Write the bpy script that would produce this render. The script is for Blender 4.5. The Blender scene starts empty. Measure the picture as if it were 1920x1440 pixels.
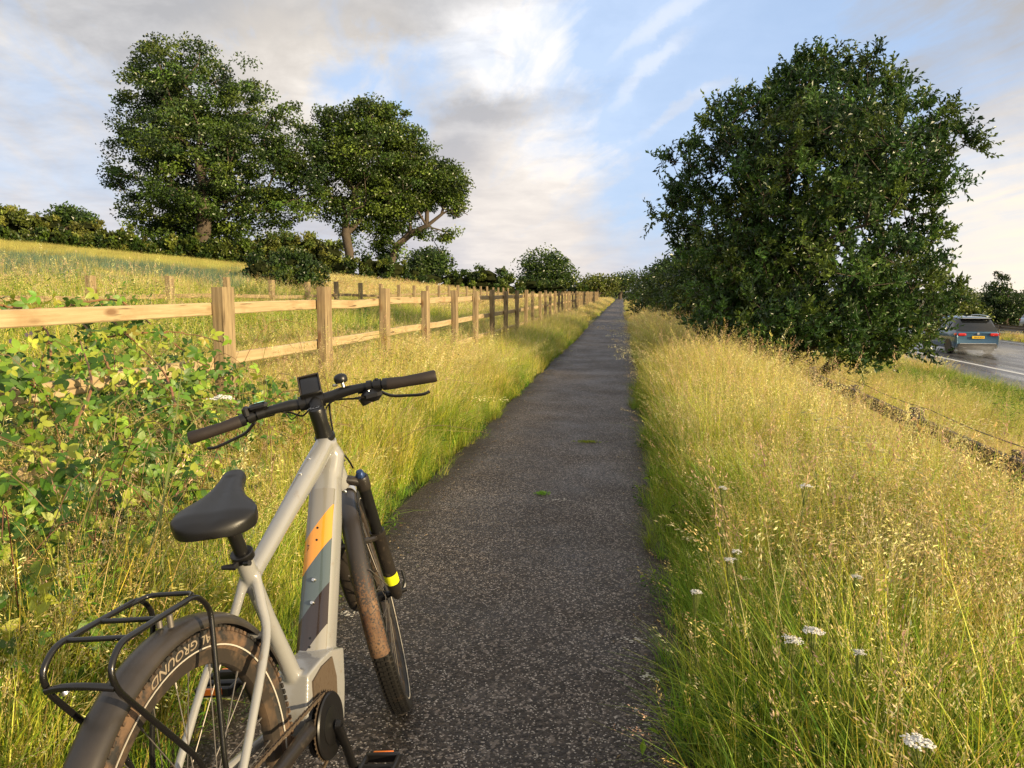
import bpy, math
import numpy as np
from math import radians as R_, sin, cos, pi
from mathutils import Vector, Matrix

SC = bpy.context.scene
COL = SC.collection
rng = np.random.default_rng(7)

# ------------------------------------------------------------------ camera
PSI = R_(8.2); PITCH = R_(6.781); H = 1.35; F = 1449.5
cam = bpy.data.cameras.new("camera"); cam.lens = F/1920*36; cam.sensor_width = 36
cam.clip_start = 0.05; cam.clip_end = 3000
camo = bpy.data.objects.new("camera", cam); COL.objects.link(camo)
camo.location = (0, 0, H); camo.rotation_euler = (R_(90)-PITCH, 0, PSI)
SC.camera = camo
CF = np.array([-sin(PSI)*cos(PITCH), cos(PSI)*cos(PITCH), -sin(PITCH)])
CR = np.array([cos(PSI), sin(PSI), 0.0]); CU = np.cross(CR, CF)
def ray(px, py): return CF + CR*(px-960)/F + CU*(720-py)/F
def W(px, py, D): return np.array([0, 0, H]) + D*ray(px, py)
def dirpx(px, py):
    d = ray(px, py); return d/np.linalg.norm(d)
def onplane(px, py, z):
    d = ray(px, py); return np.array([0, 0, H]) + d*(z-H)/d[2]

# ------------------------------------------------------------------ light
SUN_AZ = math.atan2(6.1, -2.6); SUN_EL = R_(15)
sd = Vector((sin(SUN_AZ)*cos(SUN_EL), cos(SUN_AZ)*cos(SUN_EL), sin(SUN_EL)))
sl = bpy.data.lights.new("sun", 'SUN'); sl.energy = 5.0; sl.angle = R_(0.6); sl.color = (1.0, .79, .48)
so = bpy.data.objects.new("sun", sl); COL.objects.link(so); so.rotation_euler = sd.to_track_quat('Z', 'Y').to_euler()
so.location = (20, -10, 20)
SC.view_settings.view_transform = 'Standard'; SC.view_settings.look = 'None'
SC.view_settings.exposure = 0.58; SC.view_settings.gamma = 1; SC.view_settings.use_curve_mapping = False
SC.cycles.max_bounces = 5; SC.cycles.transparent_max_bounces = 6; SC.cycles.diffuse_bounces = 2
SC.cycles.transmission_bounces = 3

class NT:
    def __init__(s, tree): s.t = tree; s.n = tree.nodes; s.l = tree.links
    def new(s, kind, **kw):
        n = s.n.new(kind)
        for k, v in kw.items(): setattr(n, k, v)
        return n
    def put(s, sock, v):
        if isinstance(v, bpy.types.NodeSocket): s.l.new(v, sock)
        elif v is not None: sock.default_value = v
    def math(s, op, a, b=None, c=None, clamp=False):
        n = s.new('ShaderNodeMath', operation=op, use_clamp=clamp)
        s.put(n.inputs[0], a); s.put(n.inputs[1], b); s.put(n.inputs[2], c); return n.outputs[0]
    def vmath(s, op, a, b=None, scale=None):
        n = s.new('ShaderNodeVectorMath', operation=op)
        s.put(n.inputs[0], a); s.put(n.inputs[1], b)
        if scale is not None: s.put(n.inputs['Scale'], scale)
        return n.outputs['Value'] if op in ('DOT_PRODUCT', 'DISTANCE', 'LENGTH') else n.outputs[0]
    def noise(s, vec, scale, detail=4, rough=.5, dist=0, col=False):
        n = s.new('ShaderNodeTexNoise'); s.put(n.inputs['Vector'], vec)
        s.put(n.inputs['Scale'], scale); s.put(n.inputs['Detail'], detail)
        s.put(n.inputs['Roughness'], rough); s.put(n.inputs['Distortion'], dist)
        return n.outputs['Color' if col else 'Fac']
    def mapr(s, v, a, b, c=0., d=1., smooth=False):
        n = s.new('ShaderNodeMapRange'); n.interpolation_type = 'SMOOTHSTEP' if smooth else 'LINEAR'
        s.put(n.inputs[0], v)
        for i, q in enumerate((a, b, c, d)): s.put(n.inputs[i+1], q)
        return n.outputs[0]
    def mix(s, f, a, b, blend='MIX'):
        n = s.new('ShaderNodeMix', data_type='RGBA', blend_type=blend)
        s.put(n.inputs[0], f)
        s.put(n.inputs[6], a if not isinstance(a, tuple) else (*a[:3], 1)); s.put(n.inputs[7], b if not isinstance(b, tuple) else (*b[:3], 1))
        return n.outputs[2]

def build_world():
    w = bpy.data.worlds.new("World"); SC.world = w; w.use_nodes = True
    t = NT(w.node_tree); t.n.clear()
    out = t.new('ShaderNodeOutputWorld')
    sky = t.new('ShaderNodeTexSky', sky_type='NISHITA'); sky.sun_disc = False
    sky.sun_elevation = SUN_EL; sky.sun_rotation = SUN_AZ; sky.air_density = 1.0; sky.dust_density = 1.0; sky.ozone_density = 2.0
    hsv = t.mix(.72, sky.outputs[0], (3.6, 5.2, 8.0))
    b1 = t.new('ShaderNodeBackground'); t.put(b1.inputs[0], hsv); b1.inputs[1].default_value = .1
    tc = t.new('ShaderNodeTexCoord'); d = t.vmath('NORMALIZE', tc.outputs['Generated'])
    sep = t.new('ShaderNodeSeparateXYZ'); t.put(sep.inputs[0], d)
    zc = t.math('MAXIMUM', sep.outputs[2], 0.0)
    zz = t.math('ADD', zc, .16)
    px = t.math('DIVIDE', sep.outputs[0], zz); py = t.math('DIVIDE', sep.outputs[1], zz)
    cmb = t.new('ShaderNodeCombineXYZ'); t.put(cmb.inputs[0], px); t.put(cmb.inputs[1], py); pl = cmb.outputs[0]
    # streaky plane coordinates (streaks run up to the right)
    rot = t.new('ShaderNodeMapping'); rot.vector_type = 'TEXTURE'; rot.inputs['Rotation'].default_value = (0, 0, R_(24))
    rot.inputs['Scale'].default_value = (.5, 1.6, 1); t.put(rot.inputs[0], pl)
    big = t.noise(pl, 1.1, 7, .55, .4)
    wisp = t.noise(rot.outputs[0], 2.6, 9, .62, .5)
    fine = t.noise(pl, 4.2, 8, .6, .3)
    warp = t.noise(d, 4.2, 7, .62, 0, col=True)
    wd = t.vmath('ADD', d, t.vmath('SCALE', t.vmath('SUBTRACT', warp, (.5, .5, .5)), scale=.26))
    def blob(x, y, r, soft=1.):
        dist = t.vmath('DISTANCE', wd, tuple(dirpx(x, y)))
        return t.mapr(dist, r*(1+soft*.5), r*(1-soft*.5), 0, 1, True)
    def streak(x, y, rx, ry, tilt, soft=1., src=None):   # elongated patch of cloud round one direction of the sky
        c = dirpx(x, y); e1 = np.cross(c, [0, 0, 1.]); e1 /= np.linalg.norm(e1); e2 = np.cross(e1, c); ct, sn = cos(R_(tilt)), sin(R_(tilt))
        a1 = (e1*ct+e2*sn)/(rx/F); a2 = (-e1*sn+e2*ct)/(ry/F); q = t.vmath('SUBTRACT', src or wd2, tuple(c))
        u = t.vmath('DOT_PRODUCT', q, tuple(a1)); v = t.vmath('DOT_PRODUCT', q, tuple(a2))
        dd = t.math('SQRT', t.math('ADD', t.math('MULTIPLY', u, u), t.math('MULTIPLY', v, v)))
        return t.mapr(dd, 1+soft*.6, 1-soft*.8, 0, 1, True)
    wd2 = t.vmath('ADD', d, t.vmath('SCALE', t.vmath('SUBTRACT', t.noise(d, 9, 7, .65, 0, col=True), (.5, .5, .5)), scale=.07))
    def add(*a):
        v = a[0]
        for q in a[1:]: v = t.math('ADD', v, q)
        return v
    # cloud cover
    blue = add(t.math('MULTIPLY', blob(1330, 140, .17), 1.0), t.math('MULTIPLY', blob(1560, 330, .24), .35), t.math('MULTIPLY', blob(715, 150, .07), .8),
               t.math('MULTIPLY', blob(1160, 330, .10), .12), t.math('MULTIPLY', blob(60, 330, .12), .3), t.math('MULTIPLY', blob(1700, 250, .16), .2),
               t.math('MULTIPLY', blob(520, 420, .09), .25), t.math('MULTIPLY', blob(1250,420,.1),.1))
    gen = t.mapr(big, .56, .40, 0, .5, True)
    cov = t.math('SUBTRACT', t.math('ADD', 1.12, t.math('MULTIPLY', t.mapr(wisp, .38, .66, -.26, .42), t.mapr(zc, .04, .30, .25, 1))), t.math('ADD', blue, t.math('MULTIPLY', gen, .25)), clamp=True)
    cov = t.math('MAXIMUM', cov, t.math('MAXIMUM', t.math('MULTIPLY', t.math('ADD', streak(1250, 35, 130, 22, 32), t.math('ADD', streak(1225, 125, 110, 20, 36), streak(1290, 200, 120, 16, 30))), .5), .22))
    # cloud brightness: 0 mauve grey ... 1 white
    white = add(t.math('MULTIPLY', streak(1000, 75, 200, 80, 10), .95), t.math('MULTIPLY', streak(1090, 270, 120, 80, 20), .7), t.math('MULTIPLY', streak(1250, 35, 130, 22, 32), .7), t.math('MULTIPLY', streak(1225, 125, 110, 20, 36), .6), t.math('MULTIPLY', streak(1290, 200, 120, 20, 30), .25),
                t.math('MULTIPLY', blob(640, 170, .07), .6), t.math('MULTIPLY', blob(930, 420, .08), .25), t.math('MULTIPLY', blob(1850, 440, .16), .35),
                t.math('MULTIPLY', blob(100, 300, .15), .25), t.math('MULTIPLY', blob(1230,130,.16),.15))
    dark = add(t.math('MULTIPLY', streak(1000, 190, 165, 24, 9, .9), .36), t.math('MULTIPLY', streak(850, 290, 90, 30, 0, .9), .15), t.math('MULTIPLY', blob(450, 60, .28), .25), t.math('MULTIPLY', blob(1800, 40, .2), .35),
               t.math('MULTIPLY', blob(1880, 200, .08), .3))
    br = t.math('ADD', t.math('MULTIPLY', t.math('SUBTRACT', fine, .5), .85), t.math('ADD', .30, t.math('SUBTRACT', t.math('MULTIPLY', white, t.mapr(fine, .3, .65, .55, 1.15)), dark)), clamp=True)
    low = t.mapr(zc, .0, .30, 1, 0, True)
    grey = t.mix(low, (.425, .425, .44), (.50, .49, .53))
    wht = t.mix(low, (.88, .86, .85), (.82, .76, .72))
    cc = t.mix(br, grey, wht)
    warm = add(t.math('MULTIPLY', blob(1880, 470, .14), .5), t.math('MULTIPLY', blob(1000, 390, .10), .25), t.math('MULTIPLY', blob(600, 150, .12), .3), t.math('MULTIPLY', blob(1850, 560, .12), .5))
    cc = t.mix(t.math('MINIMUM', warm, .9), cc, (.98, .84, .66))
    # a sky open towards the low sun behind the viewer's right shoulder: warm
    sg = t.mapr(t.vmath('DOT_PRODUCT', d, tuple(sd)), .55, 1., 0, 1, True)
    cc = t.mix(t.math('MULTIPLY', sg, .6), cc, (1.0, .82, .58))
    b2 = t.new('ShaderNodeBackground'); t.put(b2.inputs[0], cc); b2.inputs[1].default_value = .82
    ms = t.new('ShaderNodeMixShader'); t.put(ms.inputs[0], cov); t.l.new(b1.outputs[0], ms.inputs[1]); t.l.new(b2.outputs[0], ms.inputs[2])
    t.l.new(ms.outputs[0], out.inputs[0])
    w.cycles.sampling_method = 'MANUAL'; w.cycles.sample_map_resolution = 512
build_world()

# ------------------------------------------------------------------ materials
def material(name, base=(.5, .5, .5), rough=.5, metal=0., noise=None, bump=None, coat=0., spec=.5, dirt=None, attr=None, trans=0., vary=0., sheen=0):
    m = bpy.data.materials.new(name); m.use_nodes = True; t = NT(m.node_tree)
    p = t.n['Principled BSDF']; out = t.n['Material Output']
    tc = t.new('ShaderNodeTexCoord'); o = tc.outputs['Object']
    c = (*base, 1)
    if attr:
        a = t.new('ShaderNodeAttribute', attribute_name=attr); c = a.outputs['Color']
    if noise:   # (scale, colour, amount)
        f = t.mapr(t.noise(o, noise[0], 6, .6), .35, .65, 0, noise[2])
        c = t.mix(f, c, (*noise[1], 1))
    if dirt:    # (scale, colour, threshold)
        f = t.mapr(t.noise(o, dirt[0], 8, .65), dirt[2], dirt[2]+.15, 0, .85)
        c = t.mix(f, c, (*dirt[1], 1))
        t.put(p.inputs['Roughness'], t.mapr(f, 0, 1, rough, .9))
    else:
        p.inputs['Roughness'].default_value = rough
    if vary:
        oi = t.new('ShaderNodeObjectInfo'); h = t.new('ShaderNodeHueSaturation')
        t.put(h.inputs['Hue'], t.mapr(oi.outputs['Random'], 0, 1, .5-.035*vary, .5+.03*vary))
        r2 = t.math('FRACT', t.math('MULTIPLY', oi.outputs['Random'], 7.31))
        t.put(h.inputs['Value'], t.mapr(r2, 0, 1, 1-.35*vary, 1+.35*vary)); t.put(h.inputs['Color'], c); c = h.outputs[0]
    t.put(p.inputs['Base Color'], c)
    p.inputs['Metallic'].default_value = metal; p.inputs['Specular IOR Level'].default_value = spec
    p.inputs['Coat Weight'].default_value = coat; p.inputs['Coat Roughness'].default_value = .08
    if bump:
        b = t.new('ShaderNodeBump'); b.inputs['Strength'].default_value = bump[1]; b.inputs['Distance'].default_value = bump[2]
        t.put(b.inputs['Height'], t.noise(o, bump[0], 5, .6)); t.put(p.inputs['Normal'], b.outputs[0])
    if trans:
        tr = t.new('ShaderNodeBsdfTranslucent'); t.put(tr.inputs[0], c)
        ms = t.new('ShaderNodeMixShader'); ms.inputs[0].default_value = trans
        t.l.new(p.outputs[0], ms.inputs[1]); t.l.new(tr.outputs[0], ms.inputs[2]); t.l.new(ms.outputs[0], out.inputs[0])
    return m

def mat_asphalt_path():
    m = bpy.data.materials.new("path_asphalt"); m.use_nodes = True; t = NT(m.node_tree); p = t.n['Principled BSDF']
    g = t.new('ShaderNodeNewGeometry').outputs['Position']
    v = t.new('ShaderNodeTexVoronoi'); t.put(v.inputs['Vector'], g); v.inputs['Scale'].default_value = 98; v.inputs['Randomness'].default_value = 1
    v2 = t.new('ShaderNodeTexVoronoi'); t.put(v2.inputs['Vector'], g); v2.inputs['Scale'].default_value = 210
    s = t.new('ShaderNodeSeparateColor'); t.put(s.inputs[0], v.outputs['Color'])
    s2 = t.new('ShaderNodeSeparateColor'); t.put(s2.inputs[0], v2.outputs['Color'])
    big = t.noise(g, .9, 5, .6); mid = t.noise(g, 4, 5, .6)
    base = t.mix(s.outputs[0], (.020, .0145, .011), (.080, .062, .048)); p.inputs['Specular IOR Level'].default_value = .3
    base = t.mix(t.mapr(s.outputs[1], .80, .90, 0, .8), base, (.24, .195, .16))
    core = t.mapr(v.outputs['Distance'], .45, .25, 0, 1)
    chip = t.math('MULTIPLY', t.mapr(s.outputs[2], .905, .925), core)
    base = t.mix(chip, base, (.80, .72, .62))
    base = t.mix(t.math('MULTIPLY', t.mapr(s2.outputs[0], .92, .95), .9), base, (.55, .48, .41))
    base = t.mix(t.mapr(big, .4, .62, 0, .6), base, t.mix(.5, base, (.012, .010, .010)))
    base = t.mix(t.mapr(mid, .55, .75, 0, .35), base, (.10, .085, .075))
    # muddy margins
    sx = t.new('ShaderNodeSeparateXYZ'); t.put(sx.inputs[0], g)
    ed = t.math('ABSOLUTE', t.math('ADD', sx.outputs[0], .53))
    edn = t.math('ADD', ed, t.math('MULTIPLY', t.math('SUBTRACT', t.noise(g, 5, 5, .65), .5), .35))
    base = t.mix(t.mapr(edn, .56, .74, 0, .8), base, (.035, .024, .016))
    t.put(p.inputs['Base Color'], base)
    t.put(p.inputs['Roughness'], t.mapr(t.noise(g, 1.5, 5, .7), .35, .7, .5, .75))
    hgt = t.math('ADD', t.mapr(v.outputs['Distance'], 0, .6, 1, 0), t.math('MULTIPLY', s.outputs[0], .8))
    b = t.new('ShaderNodeBump'); b.inputs['Strength'].default_value = .75; b.inputs['Distance'].default_value = .004
    t.put(b.inputs['Height'], hgt); t.put(p.inputs['Normal'], b.outputs[0]); return m

def mat_road():
    m = bpy.data.materials.new("wet_road_asphalt"); m.use_nodes = True; t = NT(m.node_tree); p = t.n['Principled BSDF']
    g = t.new('ShaderNodeNewGeometry').outputs['Position']
    mp = t.new('ShaderNodeMapping'); mp.inputs['Scale'].default_value = (1.2, .07, 1); t.put(mp.inputs[0], g)
    st = t.noise(mp.outputs[0], 1.3, 6, .6)
    base = t.mix(t.mapr(st, .35, .65), (.05, .05, .052), (.11, .105, .10))
    base = t.mix(t.mapr(t.noise(g, 60, 3, .6), .5, .8, 0, .5), base, (.15, .14, .13))
    t.put(p.inputs['Base Color'], base)
    t.put(p.inputs['Roughness'], t.mapr(st, .38, .62, .12, .42))
    b = t.new('ShaderNodeBump'); b.inputs['Strength'].default_value = .25; b.inputs['Distance'].default_value = .004
    t.put(b.inputs['Height'], t.noise(g, 120, 3, .6)); t.put(p.inputs['Normal'], b.outputs[0]); return m

def mat_ground():
    m = bpy.data.materials.new("ground_soil_and_turf"); m.use_nodes = True; t = NT(m.node_tree); p = t.n['Principled BSDF']
    g = t.new('ShaderNodeNewGeometry').outputs['Position']
    a = t.noise(g, .35, 6, .6); b_ = t.noise(g, 9, 6, .65)
    c = t.mix(t.mapr(b_, .35, .65), (.045, .040, .018), (.075, .085, .025))
    c = t.mix(t.mapr(a, .4, .65, 0, .7), c, (.10, .12, .032))
    far = t.mapr(t.new('ShaderNodeCameraData').outputs['View Distance'], 0, 1) if False else None
    t.put(p.inputs['Base Color'], c); p.inputs['Roughness'].default_value = .95
    b = t.new('ShaderNodeBump'); b.inputs['Strength'].default_value = .6; b.inputs['Distance'].default_value = .03
    t.put(b.inputs['Height'], t.noise(g, 25, 5, .7)); t.put(p.inputs['Normal'], b.outputs[0]); return m

def mat_wood(name, c1, c2, c3, sc=1.):
    m = bpy.data.materials.new(name); m.use_nodes = True; t = NT(m.node_tree); p = t.n['Principled BSDF']
    uv = t.new('ShaderNodeAttribute', attribute_name='grain').outputs['Vector']   # x along the grain
    oi = t.new('ShaderNodeObjectInfo')
    off = t.vmath('ADD', uv, t.vmath('SCALE', (13., 7., 5.), scale=oi.outputs['Random']))
    mp = t.new('ShaderNodeMapping'); mp.inputs['Scale'].default_value = (1.6*sc, 26*sc, 26*sc); t.put(mp.inputs[0], off)
    gr = t.noise(mp.outputs[0], 1.6, 8, .65, .6); gr2 = t.noise(off, 3.2, 4, .6)
    c = t.mix(t.mapr(gr, .32, .68), c1, c2)
    c = t.mix(t.mapr(gr2, .5, .78, 0, .7), c, c3)
    mp2 = t.new('ShaderNodeMapping'); mp2.inputs['Scale'].default_value = (2.2, 60, 60); t.put(mp2.inputs[0], off)
    cr = t.mapr(t.noise(mp2.outputs[0], 1, 3, .5), .64, .68, 0, .8)
    c = t.mix(cr, c, (.05, .03, .015))
    kn = t.new('ShaderNodeTexVoronoi'); mp3 = t.new('ShaderNodeMapping'); mp3.inputs['Scale'].default_value = (2.2, 6, 6); t.put(mp3.inputs[0], off)
    t.put(kn.inputs['Vector'], mp3.outputs[0]); kn.inputs['Scale'].default_value = 1.
    c = t.mix(t.mapr(kn.outputs['Distance'], .17, .09, 0, .75), c, (.14, .06, .025))
    t.put(p.inputs['Base Color'], c); p.inputs['Roughness'].default_value = .75; p.inputs['Specular IOR Level'].default_value = .3
    b = t.new('ShaderNodeBump'); b.inputs['Strength'].default_value = .5; b.inputs['Distance'].default_value = .003
    t.put(b.inputs['Height'], gr); t.put(p.inputs['Normal'], b.outputs[0]); return m

M = {}
M['path'] = mat_asphalt_path(); M['road'] = mat_road(); M['ground'] = mat_ground()
M['wood'] = mat_wood('fence_wood', (.34, .25, .13), (.53, .41, .235), (.31, .17, .08))
M['post'] = mat_wood('fence_post_wood', (.18, .13, .07), (.40, .30, .165), (.19, .12, .065))
M['oldwood'] = mat_wood('weathered_wood', (.06, .046, .035), (.15, .12, .09), (.04, .032, .025))
M['grass'] = material('grass_blades', attr='c', rough=.5, trans=.38, vary=1., spec=.35)
M['leaf'] = material('tree_leaves', attr='c', rough=.36, trans=.28, spec=.5)
M['gleaf'] = material('bramble_leaves', attr='c', rough=.42, trans=.38, vary=.9, spec=.45, bump=(60, .4, .002))
M['bark'] = material('bark', base=(.095, .072, .05), rough=.9, noise=(2.5, (.06, .045, .03), .8), bump=(9, .7, .03))
M['cane'] = material('bramble_cane', base=(.30, .12, .06), rough=.55, noise=(14, (.16, .14, .05), .8))
M['core'] = material('hedge_interior', base=(.018, .024, .008), rough=1., spec=.0, noise=(3, (.03, .03, .012), .6))  # near-black colour stands in for the shade deep inside the foliage
M['paint'] = material('frame_paint', base=(.29, .288, .28), rough=.24, coat=.9, spec=.5, dirt=(38, (.19, .14, .09), .60), noise=(3, (.29, .285, .27), .5))
M['black'] = material('black_alloy', base=(.009, .0085, .0085), rough=.36, spec=.5, dirt=(50, (.06, .045, .03), .66))
M['rackm'] = material('rack_tube_black', base=(.008, .0075, .0075), rough=.26, spec=.5, coat=.3, dirt=(70, (.08, .06, .04), .68))
M['fork'] = material('fork_lowers', base=(.022, .018, .015), rough=.38, spec=.5, dirt=(30, (.07, .05, .032), .57))
M['rubber'] = material('grip_rubber', base=(.022, .015, .012), rough=.62, bump=(180, .3, .001))
M['saddle'] = material('saddle_vinyl', base=(.010, .0095, .0095), rough=.42, spec=.45, bump=(350, .12, .0006), dirt=(40, (.05, .04, .03), .72))
M['fender'] = material('mudguard_plastic', base=(.024, .022, .021), rough=.34, spec=.5, noise=(8, (.06, .048, .038), .6), dirt=(90, (.10, .075, .055), .66))
M['fender2'] = material('front_mudguard_mud', base=(.045, .030, .022), rough=.6, dirt=(120, (.15, .075, .04), .50))
M['tyre2'] = material('wet_front_tyre', base=(.012, .011, .010), rough=.5, dirt=(16, (.05, .032, .02), .58))
M['tyre'] = material('tyre_rubber_muddy', base=(.020, .018, .016), rough=.75, dirt=(16, (.17, .10, .055), .46), bump=(120, .3, .002))
M['rim'] = material('rim_alloy', base=(.05, .04, .032), rough=.45, metal=.3, dirt=(20, (.11, .07, .04), .48))
M['steel'] = material('spoke_steel', base=(.20, .18, .16), rough=.5, metal=.7)
M['chrome'] = material('bolt_steel', base=(.75, .73, .7), rough=.22, metal=1.)
M['chain'] = material('muddy_chain', base=(.13, .095, .065), rough=.6, metal=.4, dirt=(90, (.09, .06, .035), .5))
M['white'] = material('white_print', base=(.50, .46, .39), rough=.6, dirt=(40, (.2, .13, .08), .58))
M['tan'] = material('worn_tyre_print', base=(.27, .22, .155), rough=.7, dirt=(60, (.15, .09, .05), .52))
M['orange'] = material('orange_reflector', base=(.85, .20, .02), rough=.25, coat=.5)
M['yellow'] = material('yellow_sticker', base=(.75, .80, .02), rough=.35)
M['blue'] = material('blue_knob', base=(.03, .06, .16), rough=.3, metal=.5)
M['yarrow'] = material('yarrow_white', base=(.88, .86, .80), rough=.8, trans=.25)
M['stem'] = material('green_stem', base=(.16, .20, .045), rough=.6, trans=.1)
M['gal'] = material('galvanised_rail', base=(.20, .17, .14), rough=.5, metal=.4, noise=(2, (.10, .08, .06), .8))
M['roadpaint'] = material('road_paint', base=(.74, .74, .72), rough=.45, noise=(6, (.4, .4, .39), .6))
M['moss'] = material('moss', base=(.09, .15, .02), rough=.9, vary=.5)

def mat_splash():   # front mudguard: mud thrown up over its lower half   (mud_over_z)
    m = bpy.data.materials.new('splashed_mudguard'); m.use_nodes = True; t = NT(m.node_tree); p = t.n['Principled BSDF']
    o = t.new('ShaderNodeTexCoord').outputs['Object']; s = t.new('ShaderNodeSeparateXYZ'); t.put(s.inputs[0], o)
    low = t.mapr(s.outputs[2], .66, .44, 0, 1, True); edge = t.mapr(s.outputs[2], .40, .30, 0, .5)
    sp = t.mapr(t.noise(o, 170, 3, .6), t.math('SUBTRACT', .72, t.math('MULTIPLY', low, .34)), t.math('SUBTRACT', .80, t.math('MULTIPLY', low, .30)), 0, 1)
    mud = t.mix(t.mapr(t.noise(o, 18, 5, .6), .35, .65), (.075, .032, .015), (.20, .115, .06))
    c = t.mix(sp, (.034, .029, .027), mud); c = t.mix(edge, c, (.10, .055, .03))
    t.put(p.inputs['Base Color'], c); t.put(p.inputs['Roughness'], t.mapr(low, 0, 1, .38, .75)); return m
M['fender2'] = mat_splash()
def mat_battery():
    m = bpy.data.materials.new("battery_cover_print"); m.use_nodes = True; t = NT(m.node_tree); p = t.n['Principled BSDF']
    a = t.new('ShaderNodeAttribute', attribute_name='grain').outputs['Vector']; s = t.new('ShaderNodeSeparateXYZ'); t.put(s.inputs[0], a)
    v = s.outputs[0]
    def st(x): return t.math('GREATER_THAN', v, x)
    c = t.mix(st(.083), (.30, .285, .25), (.028, .018, .015))
    c = t.mix(st(.187), c, (.085, .115, .125)); c = t.mix(st(.302), c, (.80, .33, .035)); c = t.mix(st(.393), c, (.25, .24, .22))
    t.put(p.inputs['Base Color'], c); p.inputs['Roughness'].default_value = .16; p.inputs['Coat Weight'].default_value = 1
    p.inputs['Coat Roughness'].default_value = .04; return m
M['battery'] = mat_battery()

# ------------------------------------------------------------------ mesh helpers
class MB:
    def __init__(s): s.v = []; s.f = []; s.n = 0; s.c = []; s.hc = False; s.g = []
    def add(s, V, Fs, color=None, grain=None):
        V = np.asarray(V, float).reshape(-1, 3)
        s.v.append(V)
        if not isinstance(Fs, list): Fs = [Fs]
        for f in Fs:
            f = np.asarray(f, int)
            if f.size: s.f.append(f+s.n)
        if color is not None:
            color = np.asarray(color, float)
            if color.ndim == 1: color = np.tile(color[:3], (len(V), 1))
            s.hc = True; s.c.append(color[:, :3])
        else: s.c.append(np.full((len(V), 3), .5))
        s.g.append(np.zeros((len(V), 3)) if grain is None else np.asarray(grain, float))
        s.n += len(V); return s
    def mesh(s, name, mat, smooth=False, grain=False):
        me = bpy.data.meshes.new(name); V = np.concatenate(s.v)
        me.vertices.add(len(V)); me.vertices.foreach_set('co', V.astype(np.float32).ravel())
        tot = np.concatenate([np.full(len(f), f.shape[1]) for f in s.f]); loops = np.concatenate([f.ravel() for f in s.f])
        me.loops.add(len(loops)); me.loops.foreach_set('vertex_index', loops.astype(np.int32))
        st = np.concatenate([[0], np.cumsum(tot)[:-1]])
        me.polygons.add(len(tot)); me.polygons.foreach_set('loop_start', st.astype(np.int32)); me.polygons.foreach_set('loop_total', tot.astype(np.int32))
        me.polygons.foreach_set('use_smooth', np.full(len(tot), bool(smooth)))
        if s.hc:
            a = me.color_attributes.new('c', 'FLOAT_COLOR', 'POINT'); C = np.concatenate(s.c)
            a.data.foreach_set('color', np.concatenate([C, np.ones((len(C), 1))], 1).astype(np.float32).ravel())
        if grain:
            a = me.attributes.new('grain', 'FLOAT_VECTOR', 'POINT'); a.data.foreach_set('vector', np.concatenate(s.g).astype(np.float32).ravel())
        me.update(calc_edges=True)
        for m in (mat if isinstance(mat, (list, tuple)) else [mat]): me.materials.append(m)
        return me
    def build(s, name, mat, parent=None, smooth=False, grain=False, label=None, cat=None, group=None, kind=None):
        o = bpy.data.objects.new(name, s.mesh(name, mat, smooth, grain)); COL.objects.link(o); o.parent = parent
        tag(o, label, cat, group, kind); return o
def tag(o, label=None, cat=None, group=None, kind=None):
    if label: o['label'] = label
    if cat: o['category'] = cat
    if group: o['group'] = group
    if kind: o['kind'] = kind
    return o
def empty(name, loc=(0, 0, 0), rot=(0, 0, 0), label=None, cat=None, group=None):
    o = bpy.data.objects.new(name, None); COL.objects.link(o); o.location = loc; o.rotation_euler = rot; o.empty_display_size = .1
    return tag(o, label, cat, group)
def smart(o, ang=35):
    me = o.data; me.polygons.foreach_set('use_smooth', [True]*len(me.polygons)); me.set_sharp_from_angle(angle=R_(ang)); return o

def box_vf(c, s, bev=0.):
    c = np.array(c, float); h = np.array(s, float)/2
    if bev <= 0:
        V = np.array([[x, y, z] for x in (-1, 1) for y in (-1, 1) for z in (-1, 1)])*h+c
        return V, np.array([[0, 1, 3, 2], [4, 6, 7, 5], [0, 4, 5, 1], [2, 3, 7, 6], [0, 2, 6, 4], [1, 5, 7, 3]])
    # rounded via octagonal prism stack along z
    def ring(sx, sy, z):
        b = min(bev, sx, sy)
        return [[sx-b, -sy, z], [sx, -sy+b, z], [sx, sy-b, z], [sx-b, sy, z], [-sx+b, sy, z], [-sx, sy-b, z], [-sx, -sy+b, z], [-sx+b, -sy, z]]
    b = min(bev, h[2]*.9)
    rs = ring(h[0]-b, h[1]-b, -h[2])+ring(h[0], h[1], -h[2]+b)+ring(h[0], h[1], h[2]-b)+ring(h[0]-b, h[1]-b, h[2])
    V = np.array(rs)+c; q = []
    for k in range(3):
        for i in range(8): q.append([k*8+i, k*8+(i+1) % 8, (k+1)*8+(i+1) % 8, (k+1)*8+i])
    return V, [np.array(q), np.array([list(range(7, -1, -1)), list(range(24, 32))])]

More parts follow.
